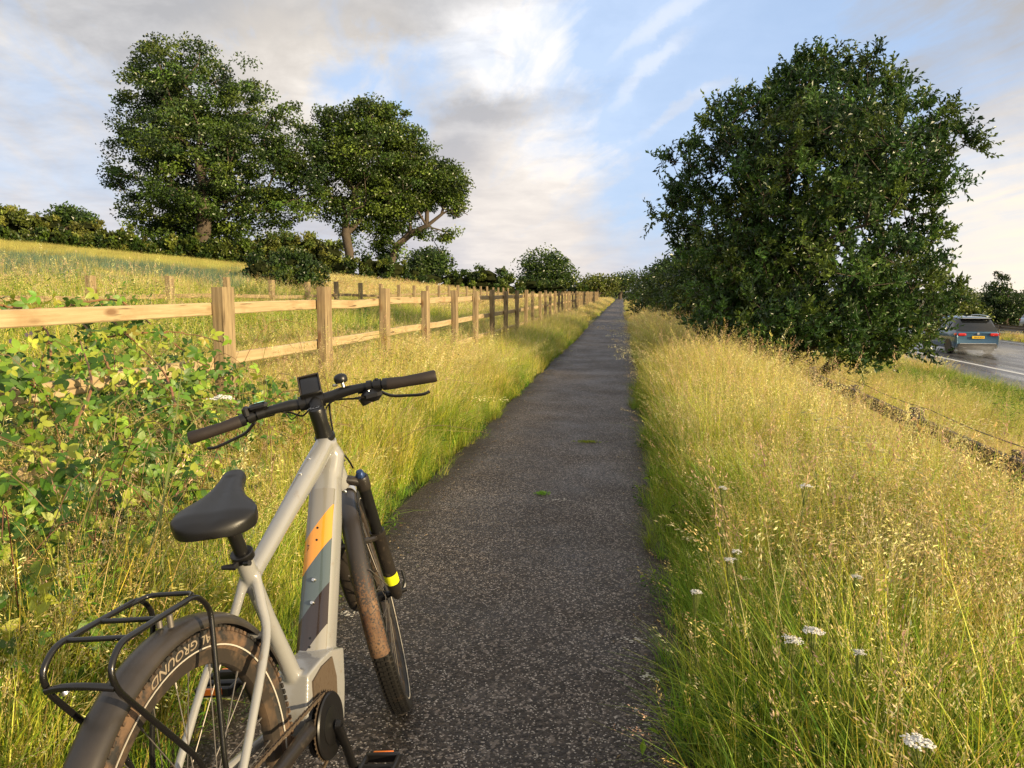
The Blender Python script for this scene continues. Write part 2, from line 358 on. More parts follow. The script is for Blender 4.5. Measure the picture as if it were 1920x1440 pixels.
def frames(P):
    P = np.asarray(P, float); T = np.gradient(P, axis=0); T /= np.linalg.norm(T, axis=1)[:, None]+1e-12
    n = np.cross(T[0], [0, 0, 1.]);
    if np.linalg.norm(n) < .05: n = np.cross(T[0], [0, 1., 0])
    n /= np.linalg.norm(n); N = [n]
    for i in range(1, len(P)):
        n = N[-1]-T[i]*np.dot(N[-1], T[i]); n /= np.linalg.norm(n)+1e-12; N.append(n)
    N = np.array(N); return T, N, np.cross(T, N)
def tube_vf(P, r, k=10, caps=True, ry=None, nrm=None, power=2.):
    P = np.asarray(P, float); n = len(P); r = np.broadcast_to(np.asarray(r, float), (n,)); ry = r if ry is None else np.broadcast_to(np.asarray(ry, float), (n,))
    T, N, B = frames(P)
    if nrm is not None:
        N = np.tile(np.asarray(nrm, float), (n, 1)); N -= T*np.sum(N*T, 1)[:, None]; N /= np.linalg.norm(N, axis=1)[:, None]; B = np.cross(T, N)
    a = np.linspace(0, 2*pi, k, endpoint=False); ca = np.sign(np.cos(a))*np.abs(np.cos(a))**(2/power); sa = np.sign(np.sin(a))*np.abs(np.sin(a))**(2/power)
    V = P[:, None, :]+N[:, None, :]*(r[:, None]*ca)[..., None]+B[:, None, :]*(ry[:, None]*sa)[..., None]
    V = V.reshape(-1, 3); i = np.arange(n-1)[:, None]*k; j = np.arange(k)[None]; j2 = (j+1) % k
    Fq = np.stack([i+j, i+j2, i+k+j2, i+k+j], -1).reshape(-1, 4); Fs = [Fq]
    if caps: Fs.append(np.array([list(range(k-1, -1, -1)), list(range((n-1)*k, n*k))]))
    return V, Fs
def smoothpath(P, n=8, closed=False):
    P = np.asarray(P, float); out = []
    m = len(P)
    for i in range(m-1):
        p0 = P[max(i-1, 0)]; p1 = P[i]; p2 = P[i+1]; p3 = P[min(i+2, m-1)]
        for t in np.linspace(0, 1, n, endpoint=False):
            out.append(.5*((2*p1)+(-p0+p2)*t+(2*p0-5*p1+4*p2-p3)*t*t+(-p0+3*p1-3*p2+p3)*t**3))
    out.append(P[-1]); return np.array(out)
def fillet(P, r, n=5):
    """polyline with rounded corners"""
    P = [np.array(p, float) for p in P]; out = [P[0]]
    for i in range(1, len(P)-1):
        a = P[i-1]-P[i]; b = P[i+1]-P[i]; la = np.linalg.norm(a); lb = np.linalg.norm(b); d = min(r, la*.45, lb*.45)
        s = P[i]+a/la*d; e = P[i]+b/lb*d
        for t in np.linspace(0, 1, n): out.append((1-t)**2*s+2*t*(1-t)*P[i]+t*t*e)
    out.append(P[-1]); return np.array(out)
def lathe_vf(prof, origin, axis, k=24, caps=True):
    """prof: (distance along axis, radius)"""
    axis = np.array(axis, float); axis /= np.linalg.norm(axis); o = np.array(origin, float)
    n = np.cross(axis, [0, 0, 1.]);
    if np.linalg.norm(n) < .1: n = np.cross(axis, [1., 0, 0])
    n /= np.linalg.norm(n); b = np.cross(axis, n); a = np.linspace(0, 2*pi, k, endpoint=False)
    V = np.array([o+axis*d+(n*np.cos(t)+b*np.sin(t))*r for d, r in prof for t in a]); m = len(prof)
    i = np.arange(m-1)[:, None]*k; j = np.arange(k)[None]; j2 = (j+1) % k
    Fs = [np.stack([i+j, i+j2, i+k+j2, i+k+j], -1).reshape(-1, 4)]
    if caps: Fs.append(np.array([list(range(k-1, -1, -1)), list(range((m-1)*k, m*k))]))
    return V, Fs
def sstep(x, a, b):
    t = np.clip((x-a)/(b-a), 0, 1); return t*t*(3-2*t)

# ------------------------------------------------------------------ terrain
def gz(x, y):
    x = np.asarray(x, float); y = np.asarray(y, float)
    zc = -x*sin(PSI)+y*cos(PSI); k = np.where((x < -7) & (zc > 50), 50/np.maximum(zc, 1), 1.); k = np.where(x*k > -7, np.minimum(1, 7/np.maximum(-x, 1e-3)), k); k = np.where(x < -7, k, 1.)
    yo = y; x, y = x*k, y*k; L = -x
    z = -.02+.10*sstep(L, 1.35, 2.6)+.36*sstep(L, 2.7, 7.)
    z = z+.100*np.clip(L-7, 0, 55)+.04*np.clip(L-62, 0, 150)
    z = z+.0075*np.clip(y, 0, 110)*sstep(L, 5, 15)
    r = x
    z = z-.06*sstep(r, .3, 1.4)-.56*sstep(r, 1.4, 2.9)-.35*sstep(r, 2.9, 5.5)-.36*sstep(r, 5.5, 9.8)
    z = z+.35*sstep(r, 33, 40)+.02*np.clip(r-40, 0, 60)
    und = .05*np.sin(x*.9+y*.35)*np.cos(y*.6-x*.3)*sstep(L, 3, 9)
    return z+und
def grid_obj():
    xs = np.concatenate([-np.geomspace(900, 60, 22), np.linspace(-56, -12, 34), np.linspace(-11.5, -1.5, 36), [-1.4, -1.3, -1., 0, .2, .3], np.linspace(.5, 10, 34), np.linspace(10.3, 34, 14), np.linspace(36, 60, 10), np.geomspace(70, 900, 16)])
    ys = np.concatenate([np.linspace(-25, 0, 8), np.linspace(.5, 30, 60), np.linspace(32, 130, 50), np.geomspace(140, 1800, 24)])
    X, Y = np.meshgrid(xs, ys); Z = gz(X, Y); nx = len(xs); ny = len(ys)
    V = np.stack([X, Y, Z], -1).reshape(-1, 3); i = np.arange(ny-1)[:, None]*nx; j = np.arange(nx-1)[None]
    Fq = np.stack([i+j, i+j+1, i+nx+j+1, i+nx+j], -1).reshape(-1, 4)
    b = MB(); b.add(V, Fq); b.build('ground', M['ground'], smooth=True, kind='structure')
grid_obj()

def sheet(name, xl, xr, ys, z, mat, edge=.0, nx=6, parent=None, kind='structure', seed=1):
    r = np.random.default_rng(seed); V = []
    jl = np.interp(ys, ys[::3], r.normal(0, edge, len(ys[::3]))) if edge else np.zeros(len(ys)); jr = np.interp(ys, ys[::2], r.normal(0, edge, len(ys[::2]))) if edge else np.zeros(len(ys))
    for k, y in enumerate(ys):
        for x in np.linspace(xl+jl[k], xr+jr[k], nx): V.append((x, y, z))
    n = len(ys); i = np.arange(n-1)[:, None]*nx; j = np.arange(nx-1)[None]
    b = MB(); b.add(V, np.stack([i+j, i+j+1, i+nx+j+1, i+nx+j], -1).reshape(-1, 4))
    # thin kerbless side skirts so the sheet has thickness
    o = b.build(name, mat, parent, kind=kind); return o
path = sheet('path', -1.36, .24, np.concatenate([np.linspace(-6, 20, 90), np.linspace(21, 190, 80)]), .004, M['path'], .025)
ysr = np.concatenate([np.linspace(-20, 100, 40), np.geomspace(110, 900, 20)])
ZR = -1.3
sheet('road', 10.5, 21.0, ysr, ZR, M['road'], .03)
sheet('road', 24.2, 34.0, ysr, ZR, M['road'], .0)
def marking(x, y0, y1, w): sheet('road_marking', x-w/2, x+w/2, np.linspace(y0, y1, max(2, int((y1-y0)/8))), ZR+.005, M['roadpaint'], 0, 2)
marking(12.85, -20, 500, .2); marking(20.3, -20, 500, .18); marking(24.9, -20, 500, .18)
for k in range(14): marking(16.55, 2+9*k, 4+9*k, .15)
# ------------------------------------------------------------------ fences
def plank(name, a, b, w, hgt, mat, parent, up=(0, 0, 1), nseg=1, seed=0, bow=0.):
    """timber from a to b, w across, hgt high, slightly chamfered; carries its own grain coordinates"""
    r = np.random.default_rng(seed); a = np.array(a, float); b = np.array(b, float); T = b-a; L = np.linalg.norm(T); T /= L
    S = np.cross(T, up); S /= np.linalg.norm(S); U = np.cross(S, T); c = .006
    prof = np.array([[-w/2+c, -hgt/2], [w/2-c, -hgt/2], [w/2, -hgt/2+c], [w/2, hgt/2-c], [w/2-c, hgt/2], [-w/2+c, hgt/2], [-w/2, hgt/2-c], [-w/2, -hgt/2+c]])
    V = []; G = []
    for k in range(nseg+1):
        t = k/nseg; wob = r.normal(0, .003)
        for q in prof: V.append(a+T*L*t+S*(q[0]+wob)+U*(q[1]+bow*math.sin(pi*t))); G.append((L*t, q[0], q[1]))
    i = np.arange(nseg)[:, None]*8; j = np.arange(8)[None]; j2 = (j+1) % 8
    mb = MB(); mb.add(V, [np.stack([i+j, i+j2, i+8+j2, i+8+j], -1).reshape(-1, 4), np.array([list(range(7, -1, -1)), list(range(nseg*8, nseg*8+8))])], grain=G)
    return mb.build(name, mat, parent, grain=True)
def rail_fence(x, y0, sp, n, top, rails, postw, postd, label, railw=.04, railh=.082, mp='post', mr='wood', seed=3, skips=(), back=1.):
    root = empty('rail_fence', (0, 0, 0), label=label, cat='fence'); r = np.random.default_rng(seed); prev = None
    for k in range(n):
        y = y0+k*sp+r.normal(0, .02); xx = x+r.normal(0, .008); g = float(gz(xx, y)); tz = g+top+r.normal(0, .012)
        if k not in skips: plank('post', (xx, y, g-.3), (xx+r.normal(0, .012), y+r.normal(0, .012), tz), postw, postd, M[mp], root, up=(0, 1, 0), nseg=3, seed=k)
        if prev is not None and k not in skips:
            for h in rails:
                h2 = h+r.normal(0, .008)
                ox = (postw/2+railw/2)*back; plank('rail', (prev[0]-ox, prev[1]+.002, prev[2]+h2), (xx-ox, y-.002, g+h), railw, railh, M[mr], root, nseg=2, seed=k*7+1, bow=r.normal(0, .006))
        if k not in skips or k == 0: prev = (xx, y, g)
    return root
rail_fence(-2.66, 4.85-3.6, 1.8, 45, 1.30, (1.16, .80, .42), .085, .15, 'pale timber post and three rail fence running along the left verge of the path', skips=(1,))
rail_fence(-7.1, 2.4, 1.8, 26, 1.13, (.80, .4), .09, .12, 'low timber rail fence half buried in grass at the edge of the crop field', seed=9, railh=.07, mr='post')
fr = rail_fence(2.55, 1.55, 1.85, 6, .90, (.81, .48), .09, .12, 'old dark weathered rail fence sunk in hay on the right bank', railw=.05, railh=.12, mp='oldwood', mr='oldwood', seed=5)
for j in range(6):
    y = 1.55+j*1.85; b = MB()
    pts = [(2.66, y+t*1.85, float(gz(2.66, y+t*1.85))+.93-.02*math.sin(pi*t)) for t in np.linspace(0, 1, 8)]
    b.add(*tube_vf(pts, .0045, 5)); b.build('wire', M['gal'], fr)

# guard rail in the central reservation
gr = empty('guard_rail', (22.3, 0, 0), label='long grey steel crash barrier in the middle of the dual carriageway', cat='crash barrier')
pf_ = np.array([[-.04, .15], [.02, .13], [.04, .08], [-.02, .03], [-.02, -.03], [.04, -.08], [.02, -.13], [-.04, -.15]])
V = [(q[0], y, ZR+.6+q[1]) for y in (0, 200) for q in pf_]; b = MB()
b.add(V, np.array([[i, i+1, 8+i+1, 8+i] for i in range(7)])); b.build('beam', M['gal'], gr)
for k in range(50):
    b = MB(); b.add(*box_vf((-.07, 2+k*3.2, ZR+.33), (.06, .12, .72), .01)); b.build('post', M['gal'], gr)

# ------------------------------------------------------------------ foliage
def unit(v): return v/(np.linalg.norm(v, axis=-1, keepdims=True)+1e-9)
def leaf_quads(P, D, size, asp, col, r, fold=0.25, up=.6, nrm=None):
    """folded leaves at P pointing along D; two quads... cheap: 2 tris pairs sharing the midrib"""
    n = len(P); D = unit(D); Rn = unit(r.normal(size=(n, 3))+np.array([0, 0, up])) if nrm is None else unit(r.normal(size=(n, 3))*.42+nrm); S = unit(np.cross(D, Rn)); N = np.cross(S, D)
    L = (size*r.uniform(.7, 1.25, n))[:, None]; w = L*asp
    a = P; m = P+D*L*.5; e = P+D*L-N*L*.12
    l = m+S*w*.5+N*w*fold; q = m-S*w*.5+N*w*fold
    V = np.stack([a, l, e, q], 1).reshape(-1, 3); i = np.arange(n)[:, None]*4
    Fq = np.concatenate([i+np.array([[0, 1, 2]]), i+np.array([[0, 2, 3]])]) if fold else i+np.array([[0, 1, 2, 3]])
    return V, Fq, np.repeat(col, 4, 0)
def palette(r, n, cols, jit=.16):
    cols = np.array(cols); c = cols[r.integers(0, len(cols), n)]; return c*np.exp(r.normal(0, jit, (n, 1)))
OAK = [(.056, .100, .014), (.082, .130, .018), (.11, .155, .022), (.042, .078, .014)]
DARK = [(.032, .064, .014), (.048, .088, .017), (.066, .108, .019), (.025, .050, .012), (.11, .14, .024)]
OLIVE = [(.12, .15, .025), (.15, .18, .03), (.085, .115, .022), (.19, .20, .04)]

def skeleton(trunk, targets, r, step, wpath=.3):
    """greedy tree: every target hooks onto the cheapest existing node"""
    P = [np.array(q, float) for q in trunk]; par = [-1]+list(range(len(trunk)-1)); pl = [0.]
    for i in range(1, len(P)): pl.append(pl[-1]+np.linalg.norm(P[i]-P[i-1]))
    base = P[0]; n0 = len(P); cap = len(P)+len(targets)*14+10; A = np.zeros((cap, 3)); A[:n0] = P; PL = np.zeros(cap); PL[:n0] = pl; n = n0
    usable0 = max(1, n0//2)
    order = np.argsort(np.linalg.norm(targets-P[-1], axis=1)); tips = []
    for ti in order:
        tp = targets[ti]; dd = np.linalg.norm(A[usable0:n]-tp, axis=1); down = np.maximum(A[usable0:n, 2]-tp[2], 0)
        k = int(np.argmin(dd+wpath*PL[usable0:n]+.5*down))+usable0
        q = A[k].copy(); m = max(1, int(np.linalg.norm(tp-q)/step)); m = min(m, 12)
        for s in range(1, m+1):
            if n >= cap-1: break
            t = s/m; x = q*(1-t)+tp*t
            if s < m: x = x+r.normal(0, step*.13, 3)+np.array([0, 0, step*.25*math.sin(pi*t)])
            A[n] = x; par.append(k if s == 1 else n-1); PL[n] = PL[par[-1]]+np.linalg.norm(x-A[par[-1]]); n += 1
        tips.append(n-1)
    return A[:n], np.array(par), tips
def branch_mesh(A, par, rtip, r0, pw, thr, ksmall=4):
    n = len(A); s = np.zeros(n); deg = np.zeros(n)
    for i in range(n-1, 0, -1):
        if s[i] == 0: s[i] = rtip**pw
        s[par[i]] += s[i]
    rad = s**(1/pw); f = r0/rad[0]; rad = np.maximum(rtip, rad*f if f < 1.0 else rad*(1+(f-1)*sstep(rad, 0, rad[0])))
    b = MB(); idx = np.array([i for i in range(1, n) if rad[i] > thr])
    if len(idx) == 0: return b, rad
    p0 = A[par[idx]]; p1 = A[idx]; T = unit(p1-p0); ref = np.tile([0.31, .17, .93], (len(idx), 1)); N = unit(np.cross(T, ref)); B = np.cross(T, N)
    for big, k in ((True, 9), (False, ksmall)):
        sel = (rad[idx] > r0*.22) == big
        if not sel.any(): continue
        a = np.linspace(0, 2*pi, k, endpoint=False); ca = np.cos(a)[None, :, None]; sa = np.sin(a)[None, :, None]
        circ = N[sel][:, None]*ca+B[sel][:, None]*sa
        ra = np.minimum(rad[par[idx[sel]]], rad[idx[sel]]*1.25)[:, None, None]; rb = rad[idx[sel]][:, None, None]
        V = np.concatenate([(p0[sel]-T[sel]*ra[:, 0]*.25)[:, None]+circ*ra, (p1[sel]+T[sel]*rb[:, 0]*.25)[:, None]+circ*rb], 1).reshape(-1, 3)
        i = np.arange(sel.sum())[:, None, None]*2*k; j = np.arange(k)[None, :, None]; q = np.concatenate([i+j, i+(j+1) % k, i+k+(j+1) % k, i+k+j], 2).reshape(-1, 4)
        b.add(V, q)
    return b, rad
def blob_targets(blobs, n, r, shell=.45):
    vol = np.array([b[3]*b[4]*b[5]*(b[6] if len(b) > 6 else 1) for b in blobs])**.8; pk = r.choice(len(blobs), n, p=vol/vol.sum())
    B = np.array([b[:6] for b in blobs]); d = unit(r.normal(size=(n, 3))); rr = (shell**3+(1-shell**3)*r.random(n))**(1/3)
    return B[pk, :3]+d*rr[:, None]*B[pk, 3:6], d
def pxblob(px, py, rx, ry, D, dd=0., rd=None):
    c = W(px, py, D+dd); return (*c, rx*D/F, (rd if rd is not None else rx*D/F), ry*D/F)
def make_tree(name, label, cat, trunk, blobs, ntip, lpt, lsize, lasp, cols, spread, seed, r0=.3, rtip=.012, step=.7, thr=.015, shell=.4, group=None, upl=.5, twig=False, jit=.16, extra=None, wpath=.3):
    r = np.random.default_rng(seed); base = np.array(trunk[0], float)
    root = empty(name, base, label=label, cat=cat, group=group)
    T, d = blob_targets(blobs, ntip, r, shell); T = T+d*np.abs(r.normal(0, spread*.35, (len(T), 1)))*(0 if twig else 1)
    A, par, tips = skeleton(trunk, T, r, step, wpath)
    bm, rad = branch_mesh(A-base, par, rtip, r0, 2.3, thr)
    if extra: extra(bm, base, r)
    bm.build('trunk', M['bark'], root, smooth=True)
    C = A[tips]; Dt = unit(A[tips]-A[par[tips]]); n = len(C)
    cc = palette(r, n, cols, jit*1.2)
    if twig:
        nt, nl = twig; ti = np.repeat(np.arange(n), nt)
        td = unit(Dt[ti]*.7+r.normal(0, .55, (len(ti), 3))+np.array([0, 0, .35])); tl = spread*r.uniform(.5, 1.3, len(ti))
        tw = MB(); S = unit(np.cross(td, [.3, .2, .9]))
        p0 = C[ti]-base; p1 = p0+td*tl[:, None]; w = .004
        V = np.stack([p0-S*w, p0+S*w, p1+S*w*.4, p1-S*w*.4], 1).reshape(-1, 3); i = np.arange(len(ti))[:, None]*4
        tw.add(V, i+np.array([[0, 1, 2, 3]])); tw.build('twigs', M['bark'], root, kind='stuff')
        li = np.repeat(np.arange(len(ti)), nl); u = np.tile(np.linspace(.15, 1., nl), len(ti))
        P = p0[li]+td[li]*(tl[li]*u)[:, None]; LD = unit(td[li]*.75+r.normal(0, .62, (len(li), 3)))
        col = cc[ti[li]]*np.exp(r.normal(0, jit, (len(li), 1)))
    else:
        li = np.repeat(np.arange(n), lpt); cs = r.uniform(.55, 1.35, n); dd_ = unit(r.normal(size=(len(li), 3))); off = dd_*(r.random((len(li), 1))**.45)*spread*(cs[li])[:, None]*np.array([1.15, 1.15, .62]); P = C[li]+off-base
        nr = dd_+np.array([0, 0, .35]); LD = unit(off+r.normal(0, spread*.8, off.shape)); col = cc[li]*np.exp(r.normal(0, jit, (len(li), 1)))
    ctr = np.array([b_[:3] for b_ in blobs]).mean(0)-base
    if twig: nr = unit(P-ctr)*.75+np.array([0, 0, .25])
    b = MB(); V, Fq, c4 = leaf_quads(P, LD, lsize, lasp, col, r, up=upl, nrm=nr); b.add(V, Fq, color=c4)
    b.build('crown', M['leaf'], root, kind=None); return root
def bush(name, label, cat, blobs, n, lsize, cols, seed, group=None, core=.66, asp=.6, jit=.2, lasp=None):
    r = np.random.default_rng(seed); B = np.array([b[:6] for b in blobs]); base = np.array([B[:, 0].mean(), B[:, 1].mean(), (B[:, 2]-B[:, 5]).min()])
    root = empty(name, base, label=label, cat=cat, group=group); mb = MB()
    for k, q in enumerate(B):   # added dark lump that blocks light through the foliage
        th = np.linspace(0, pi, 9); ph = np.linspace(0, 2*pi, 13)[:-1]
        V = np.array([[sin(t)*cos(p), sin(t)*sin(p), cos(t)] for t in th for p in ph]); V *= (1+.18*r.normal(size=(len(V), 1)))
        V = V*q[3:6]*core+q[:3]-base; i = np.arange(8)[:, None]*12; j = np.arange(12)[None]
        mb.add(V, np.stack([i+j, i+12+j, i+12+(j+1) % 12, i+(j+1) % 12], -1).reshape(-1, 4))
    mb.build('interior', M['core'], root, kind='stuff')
    w = (B[:, 3]*B[:, 5]); pk = r.choice(len(B), n, p=w/w.sum()); nc = max(30, n//70)
    # clumpy surface: leaves gather round sprig centres
    pc = r.choice(len(B), nc, p=w/w.sum()); dc = unit(r.normal(size=(nc, 3))+[0, 0, .25]); cen = B[pc, :3]+dc*B[pc, 3:6]*r.uniform(.82, 1.1, (nc, 1)); cr = np.minimum(B[pc, 3], B[pc, 5])*.28
    k = r.integers(0, nc, n); P = cen[k]+r.normal(size=(n, 3))*cr[k][:, None]*.6; ccol = palette(r, nc, cols, jit)
    D = unit(dc[k]+r.normal(0, .8, (n, 3))); b = MB(); V, Fq, c4 = leaf_quads(P-base, D, lsize, asp, ccol[k]*np.exp(r.normal(0, .14, (n, 1))), r, nrm=unit(P-cen[k])+dc[k]*.6); b.add(V, Fq, color=c4)
    b.build('foliage', M['leaf'], root); return root

def ground_at(px, D):
    p = W(px, 720, D); return np.array([p[0], p[1], float(gz(p[0], p[1]))])
# -- three oaks on the left rise
def PB(L, D): return [pxblob(q[0], q[1], q[2], q[3], D, *(q[4:])) for q in L]
g = ground_at(392, 57); D = 57
make_tree('oak_tree', 'largest broad oak with a dense dark crown standing in the field hedge', 'tree',
 [g-[0, 0, .3], g+[0, 0, 2], g+[.2, 0, 4], g+[0.2, 0, 6.2], g+[-.2, 0, 8.5]],
 PB([(320, 138, 72, 54, 0), (285, 210, 72, 75, -1), (390, 185, 95, 78, 1), (478, 222, 62, 60, -1), (270, 310, 62, 70, 0), (360, 300, 105, 90, -2.5), (360, 290, 100, 90, 2.5), (470, 310, 85, 80, 0), (548, 268, 52, 58, 0), (555, 340, 55, 55, -.5), (310, 400, 66, 42, 0), (400, 400, 95, 42, 0), (535, 400, 34, 32, 0), (252, 180, 26, 40, 0), (225, 205, 16, 18, 0), (222, 330, 18, 22, 0), (350, 100, 34, 20, 0), (575, 330, 40, 60, 0), (300, 104, 22, 16, 0), (560, 225, 22, 22, 0), (545, 425, 16, 14, 0), (440, 432, 40, 12, 0), (250, 395, 24, 26, 0), (330, 438, 60, 14, 0), (345, 425, 85, 28, 0), (420, 425, 52, 28, 0), (500, 385, 60, 45, 0), (580, 385, 26, 30, 0)], D),
 760, 115, .22, .66, DARK[:4]+OAK[:3], .80, 11, r0=.55, rtip=.03, step=1.1, thr=.035, shell=.5, jit=.26)
g = ground_at(662, 60); D = 60
make_tree('oak_tree', 'middle oak with a bare lower trunk and a rounded open crown', 'tree',
 [g-[0, 0, .3], g+[0, 0, 1.4], g+[-.05, 0, 2.6], g+[-.3, 0, 3.9], g+[-.2, 0, 5.2]],
 PB([(690, 238, 62, 42, 0), (640, 270, 52, 48, 0), (700, 300, 78, 58, -1), (700, 300, 78, 58, 1.5), (762, 290, 40, 52, 0), (628, 345, 48, 42, 0), (690, 370, 62, 40, 0), (750, 350, 50, 36, 0), (618, 232, 22, 22, 0), (700, 205, 30, 12, 0), (742, 222, 24, 16, 0), (790, 255, 18, 14, 0), (795, 300, 16, 20, 0), (610, 390, 24, 18, 0), (605, 300, 34, 44, 0), (660, 400, 55, 26, 0), (725, 385, 45, 28, 0), (700, 215, 50, 20, 0), (640, 225, 30, 22, 0), (765, 265, 30, 26, 0), (640, 438, 22, 22, 0, .5), (680, 452, 22, 26, 0, .5)], D),
 500, 105, .215, .66, OAK, .74, 12, r0=.34, rtip=.03, step=1., thr=.03, shell=.5, jit=.26)
g = ground_at(728, 61.5); D = 61.5
def deadtwigs(bm, base, r):
    for q in ([(842, 400), (862, 395), (877, 403)], [(846, 398), (858, 408), (866, 404)], [(805, 428), (822, 436), (835, 448)]):
        P = np.array([W(a, b, 61.)-base for a, b in q]); bm.add(*tube_vf(smoothpath(P, 4), .03, 4))
make_tree('oak_tree', 'right hand leaning oak with one long bare limb reaching towards the path', 'tree',
 [g-[0, 0, .3], g+[.1, 0, .9], W(742, 462, 61.5), W(768, 440, 61.3), W(800, 424, 61.), W(828, 402, 61.), W(842, 394, 61)],
 PB([(822, 345, 40, 32, 0), (850, 370, 20, 34, 0), (780, 350, 42, 42, 0), (780, 385, 26, 16, 0), (835, 452, 12, 20, 0), (745, 400, 30, 34, 0), (716, 425, 17, 30, 0, .7), (722, 466, 20, 22, 0, .8), (812, 318, 30, 18, 0), (850, 345, 24, 26, 0), (800, 440, 12, 10, 0)], D),
 320, 95, .21, .66, OAK, .66, 13, r0=.27, rtip=.03, step=.9, thr=.03, shell=.3, extra=deadtwigs, jit=.26)
# -- the large tree on the right bank
g = np.array([3.5, 14.5, float(gz(3.5, 14.5))]); D = 14
DARK2 = [(.032, .074, .016), (.050, .105, .021), (.070, .135, .026), (.024, .056, .014), (.10, .15, .025)]
make_tree('broadleaf_tree', 'large dark multi stemmed bushy tree between the path and the road', 'tree',
 [g-[0, 0, .2], g+[0, 0, .15], g+[.02, 0, .32], g+[0, 0.03, .5]],
 PB([(1560, 190, 130, 85, 0), (1540, 182, 75, 60, 0), (1640, 188, 52, 60, 0), (1430, 265, 125, 90, 0), (1690, 270, 110, 90, 0), (1330, 340, 85, 75, 0), (1345, 430, 100, 70, 0), (1540, 320, 160, 110, -1.2), (1560, 340, 160, 110, 1.2), (1775, 280, 55, 45, 0), (1700, 400, 90, 90, 0), (1420, 520, 125, 80, -.6), (1580, 520, 160, 95, -1.), (1690, 560, 95, 85, 0), (1560, 540, 160, 90, 1.2), (1380, 590, 60, 45, 0), (1730, 600, 40, 50, 0), (1480,420,110,80,0), (1518, 130, 20, 24, 0), (1628, 128, 20, 24, 0), (1575, 140, 20, 20, 0), (1765, 590, 26, 40, 0), (1400, 235, 70, 52, 0), (1470, 185, 60, 42, 0), (1730, 350, 66, 66, 0), (1745, 480, 46, 66, 0), (1300, 470, 48, 56, 0), (1290, 385, 50, 56, 0), (1545, 655, 130, 26, -1.6), (1450, 645, 90, 26, -1.2), (1640, 655, 80, 22, -1.2), (1380, 300, 60, 55, 0), (1800, 264, 20, 12, 0), (1785, 220, 16, 20, 0), (1785, 330, 26, 14, 0), (1782, 425, 22, 12, 0), (1775, 490, 22, 16, 0), (1240, 310, 22, 14, 0), (1250, 410, 22, 18, 0), (1420, 610, 110, 50, -1.2), (1540, 620, 110, 46, -1.3), (1650, 625, 90, 40, -.8), (1720, 640, 40, 26, 0), (1360, 540, 50, 50, -.5), (1340, 620, 30, 34, 0)], D),
 1500, 0, .092, .46, DARK2, .34, 21, r0=.10, rtip=.006, step=.38, thr=.006, shell=.55, twig=(6, 13), jit=.22, wpath=.12, upl=.8)
# -- trees and bushes further along the right side of the path
row = [(3.6, 20.5, 3.6, 1.9), (3.2, 25, 3.9, 1.9), (3.6, 31, 4.2, 2.2), (3.4, 39, 4.3, 2.3), (4.0, 50, 4.6, 2.6), (3.6, 66, 4.4, 2.8), (4.2, 88, 4.5, 3.2)]
rowl = ['dark rounded tree directly behind the large bushy tree on the right', 'second dark tree beyond the large bushy tree, leaning over the verge', 'third dark tree in the row beside the path on the right', 'fourth tree in the row beside the path, rounded top', 'fifth tree down the row on the right of the path', 'sixth small looking tree down the row on the right of the path', 'farthest tree of the row on the right where the path vanishes']
for k, (x, y, h, w) in enumerate(row):
    g = np.array([x, y, float(gz(x, y))]); r = np.random.default_rng(60+k)
    bl = [(x+r.normal(0, .4), y+r.normal(0, .4), g[2]+h*.62, w*.8, w*.8, h*.36), (x-w*.35, y, g[2]+h*.42, w*.7, w*.8, h*.36), (x+w*.4, y, g[2]+h*.42, w*.7, w*.8, h*.38), (x, y-w*.4, g[2]+h*.33, w*.8, w*.6, h*.3)]
    make_tree('roadside_tree', rowl[k], 'tree', [g-[0, 0, .2], g+[0, 0, .5], g+[0, 0, 1.1]], bl, 170, 75 if k < 4 else 45, .11+.03*k, .5, DARK, .42+.05*k, 70+k, r0=.11, rtip=.01, step=.5, thr=.02, group='row of trees along the right of the path', jit=.2)
# -- distant trees and hedges
def far_tree(name, label, px, D, blobs, n, ls, cols, seed, cat='tree', lp=40, sp=None):
    g = ground_at(px, D); B = PB(blobs, D); top = max(b[2] for b in B)
    make_tree(name, label, cat, [g-[0, 0, .3], g+[0, 0, (top-g[2])*.3], g+[0, 0, (top-g[2])*.55]], B, n, lp, ls, .65, cols, sp or D*.011, seed, r0=.35, rtip=.03, step=1.5, thr=.06, shell=.4, jit=.2)
far_tree('round_tree', 'small dark round topped tree on the skyline right of the three oaks', 805, 105, [(803, 490, 33, 20, 0), (790, 500, 26, 18, 0), (820, 502, 22, 16, 0)], 120, .42, DARK[:3], 31)
far_tree('round_tree', 'lone domed oak on the skyline near the end of the timber fence', 1027, 125, [(1022, 500, 34, 24, 0), (1045, 515, 30, 22, 0), (1005, 520, 24, 20, 0), (1030, 530, 45, 14, 0)], 170, .46, DARK[:2]+OAK[:2], 32)
far_tree('verge_tree', 'low pale green bush tree beside the far end of the path', 1118, 120, [(1112, 532, 20, 15, 0), (1132, 534, 20, 14, 0), (1098, 540, 18, 10, 0)], 90, .40, OLIVE, 33)
far_tree('verge_tree', 'low dark bush tree just left of where the path vanishes', 1160, 150, [(1155, 538, 22, 14, 0), (1175, 532, 18, 20, 0)], 80, .45, DARK, 34)
far_tree('road_tree', 'pointed young tree beyond the dual carriageway', 1875, 62, [(1872, 535, 14, 22, 0), (1873, 560, 30, 22, 0), (1878, 582, 44, 22, 0), (1868, 596, 40, 14, 0)], 230, .20, DARK[:4], 35, lp=38, sp=.45)
far_tree('road_tree', 'rounded tree beyond the road partly hidden by the large bushy tree', 1800, 60, [(1800, 562, 26, 24, 0), (1790, 580, 34, 22, 0), (1825, 585, 24, 18, 0)], 170, .20, OAK+OLIVE[:2], 36, lp=38, sp=.45)
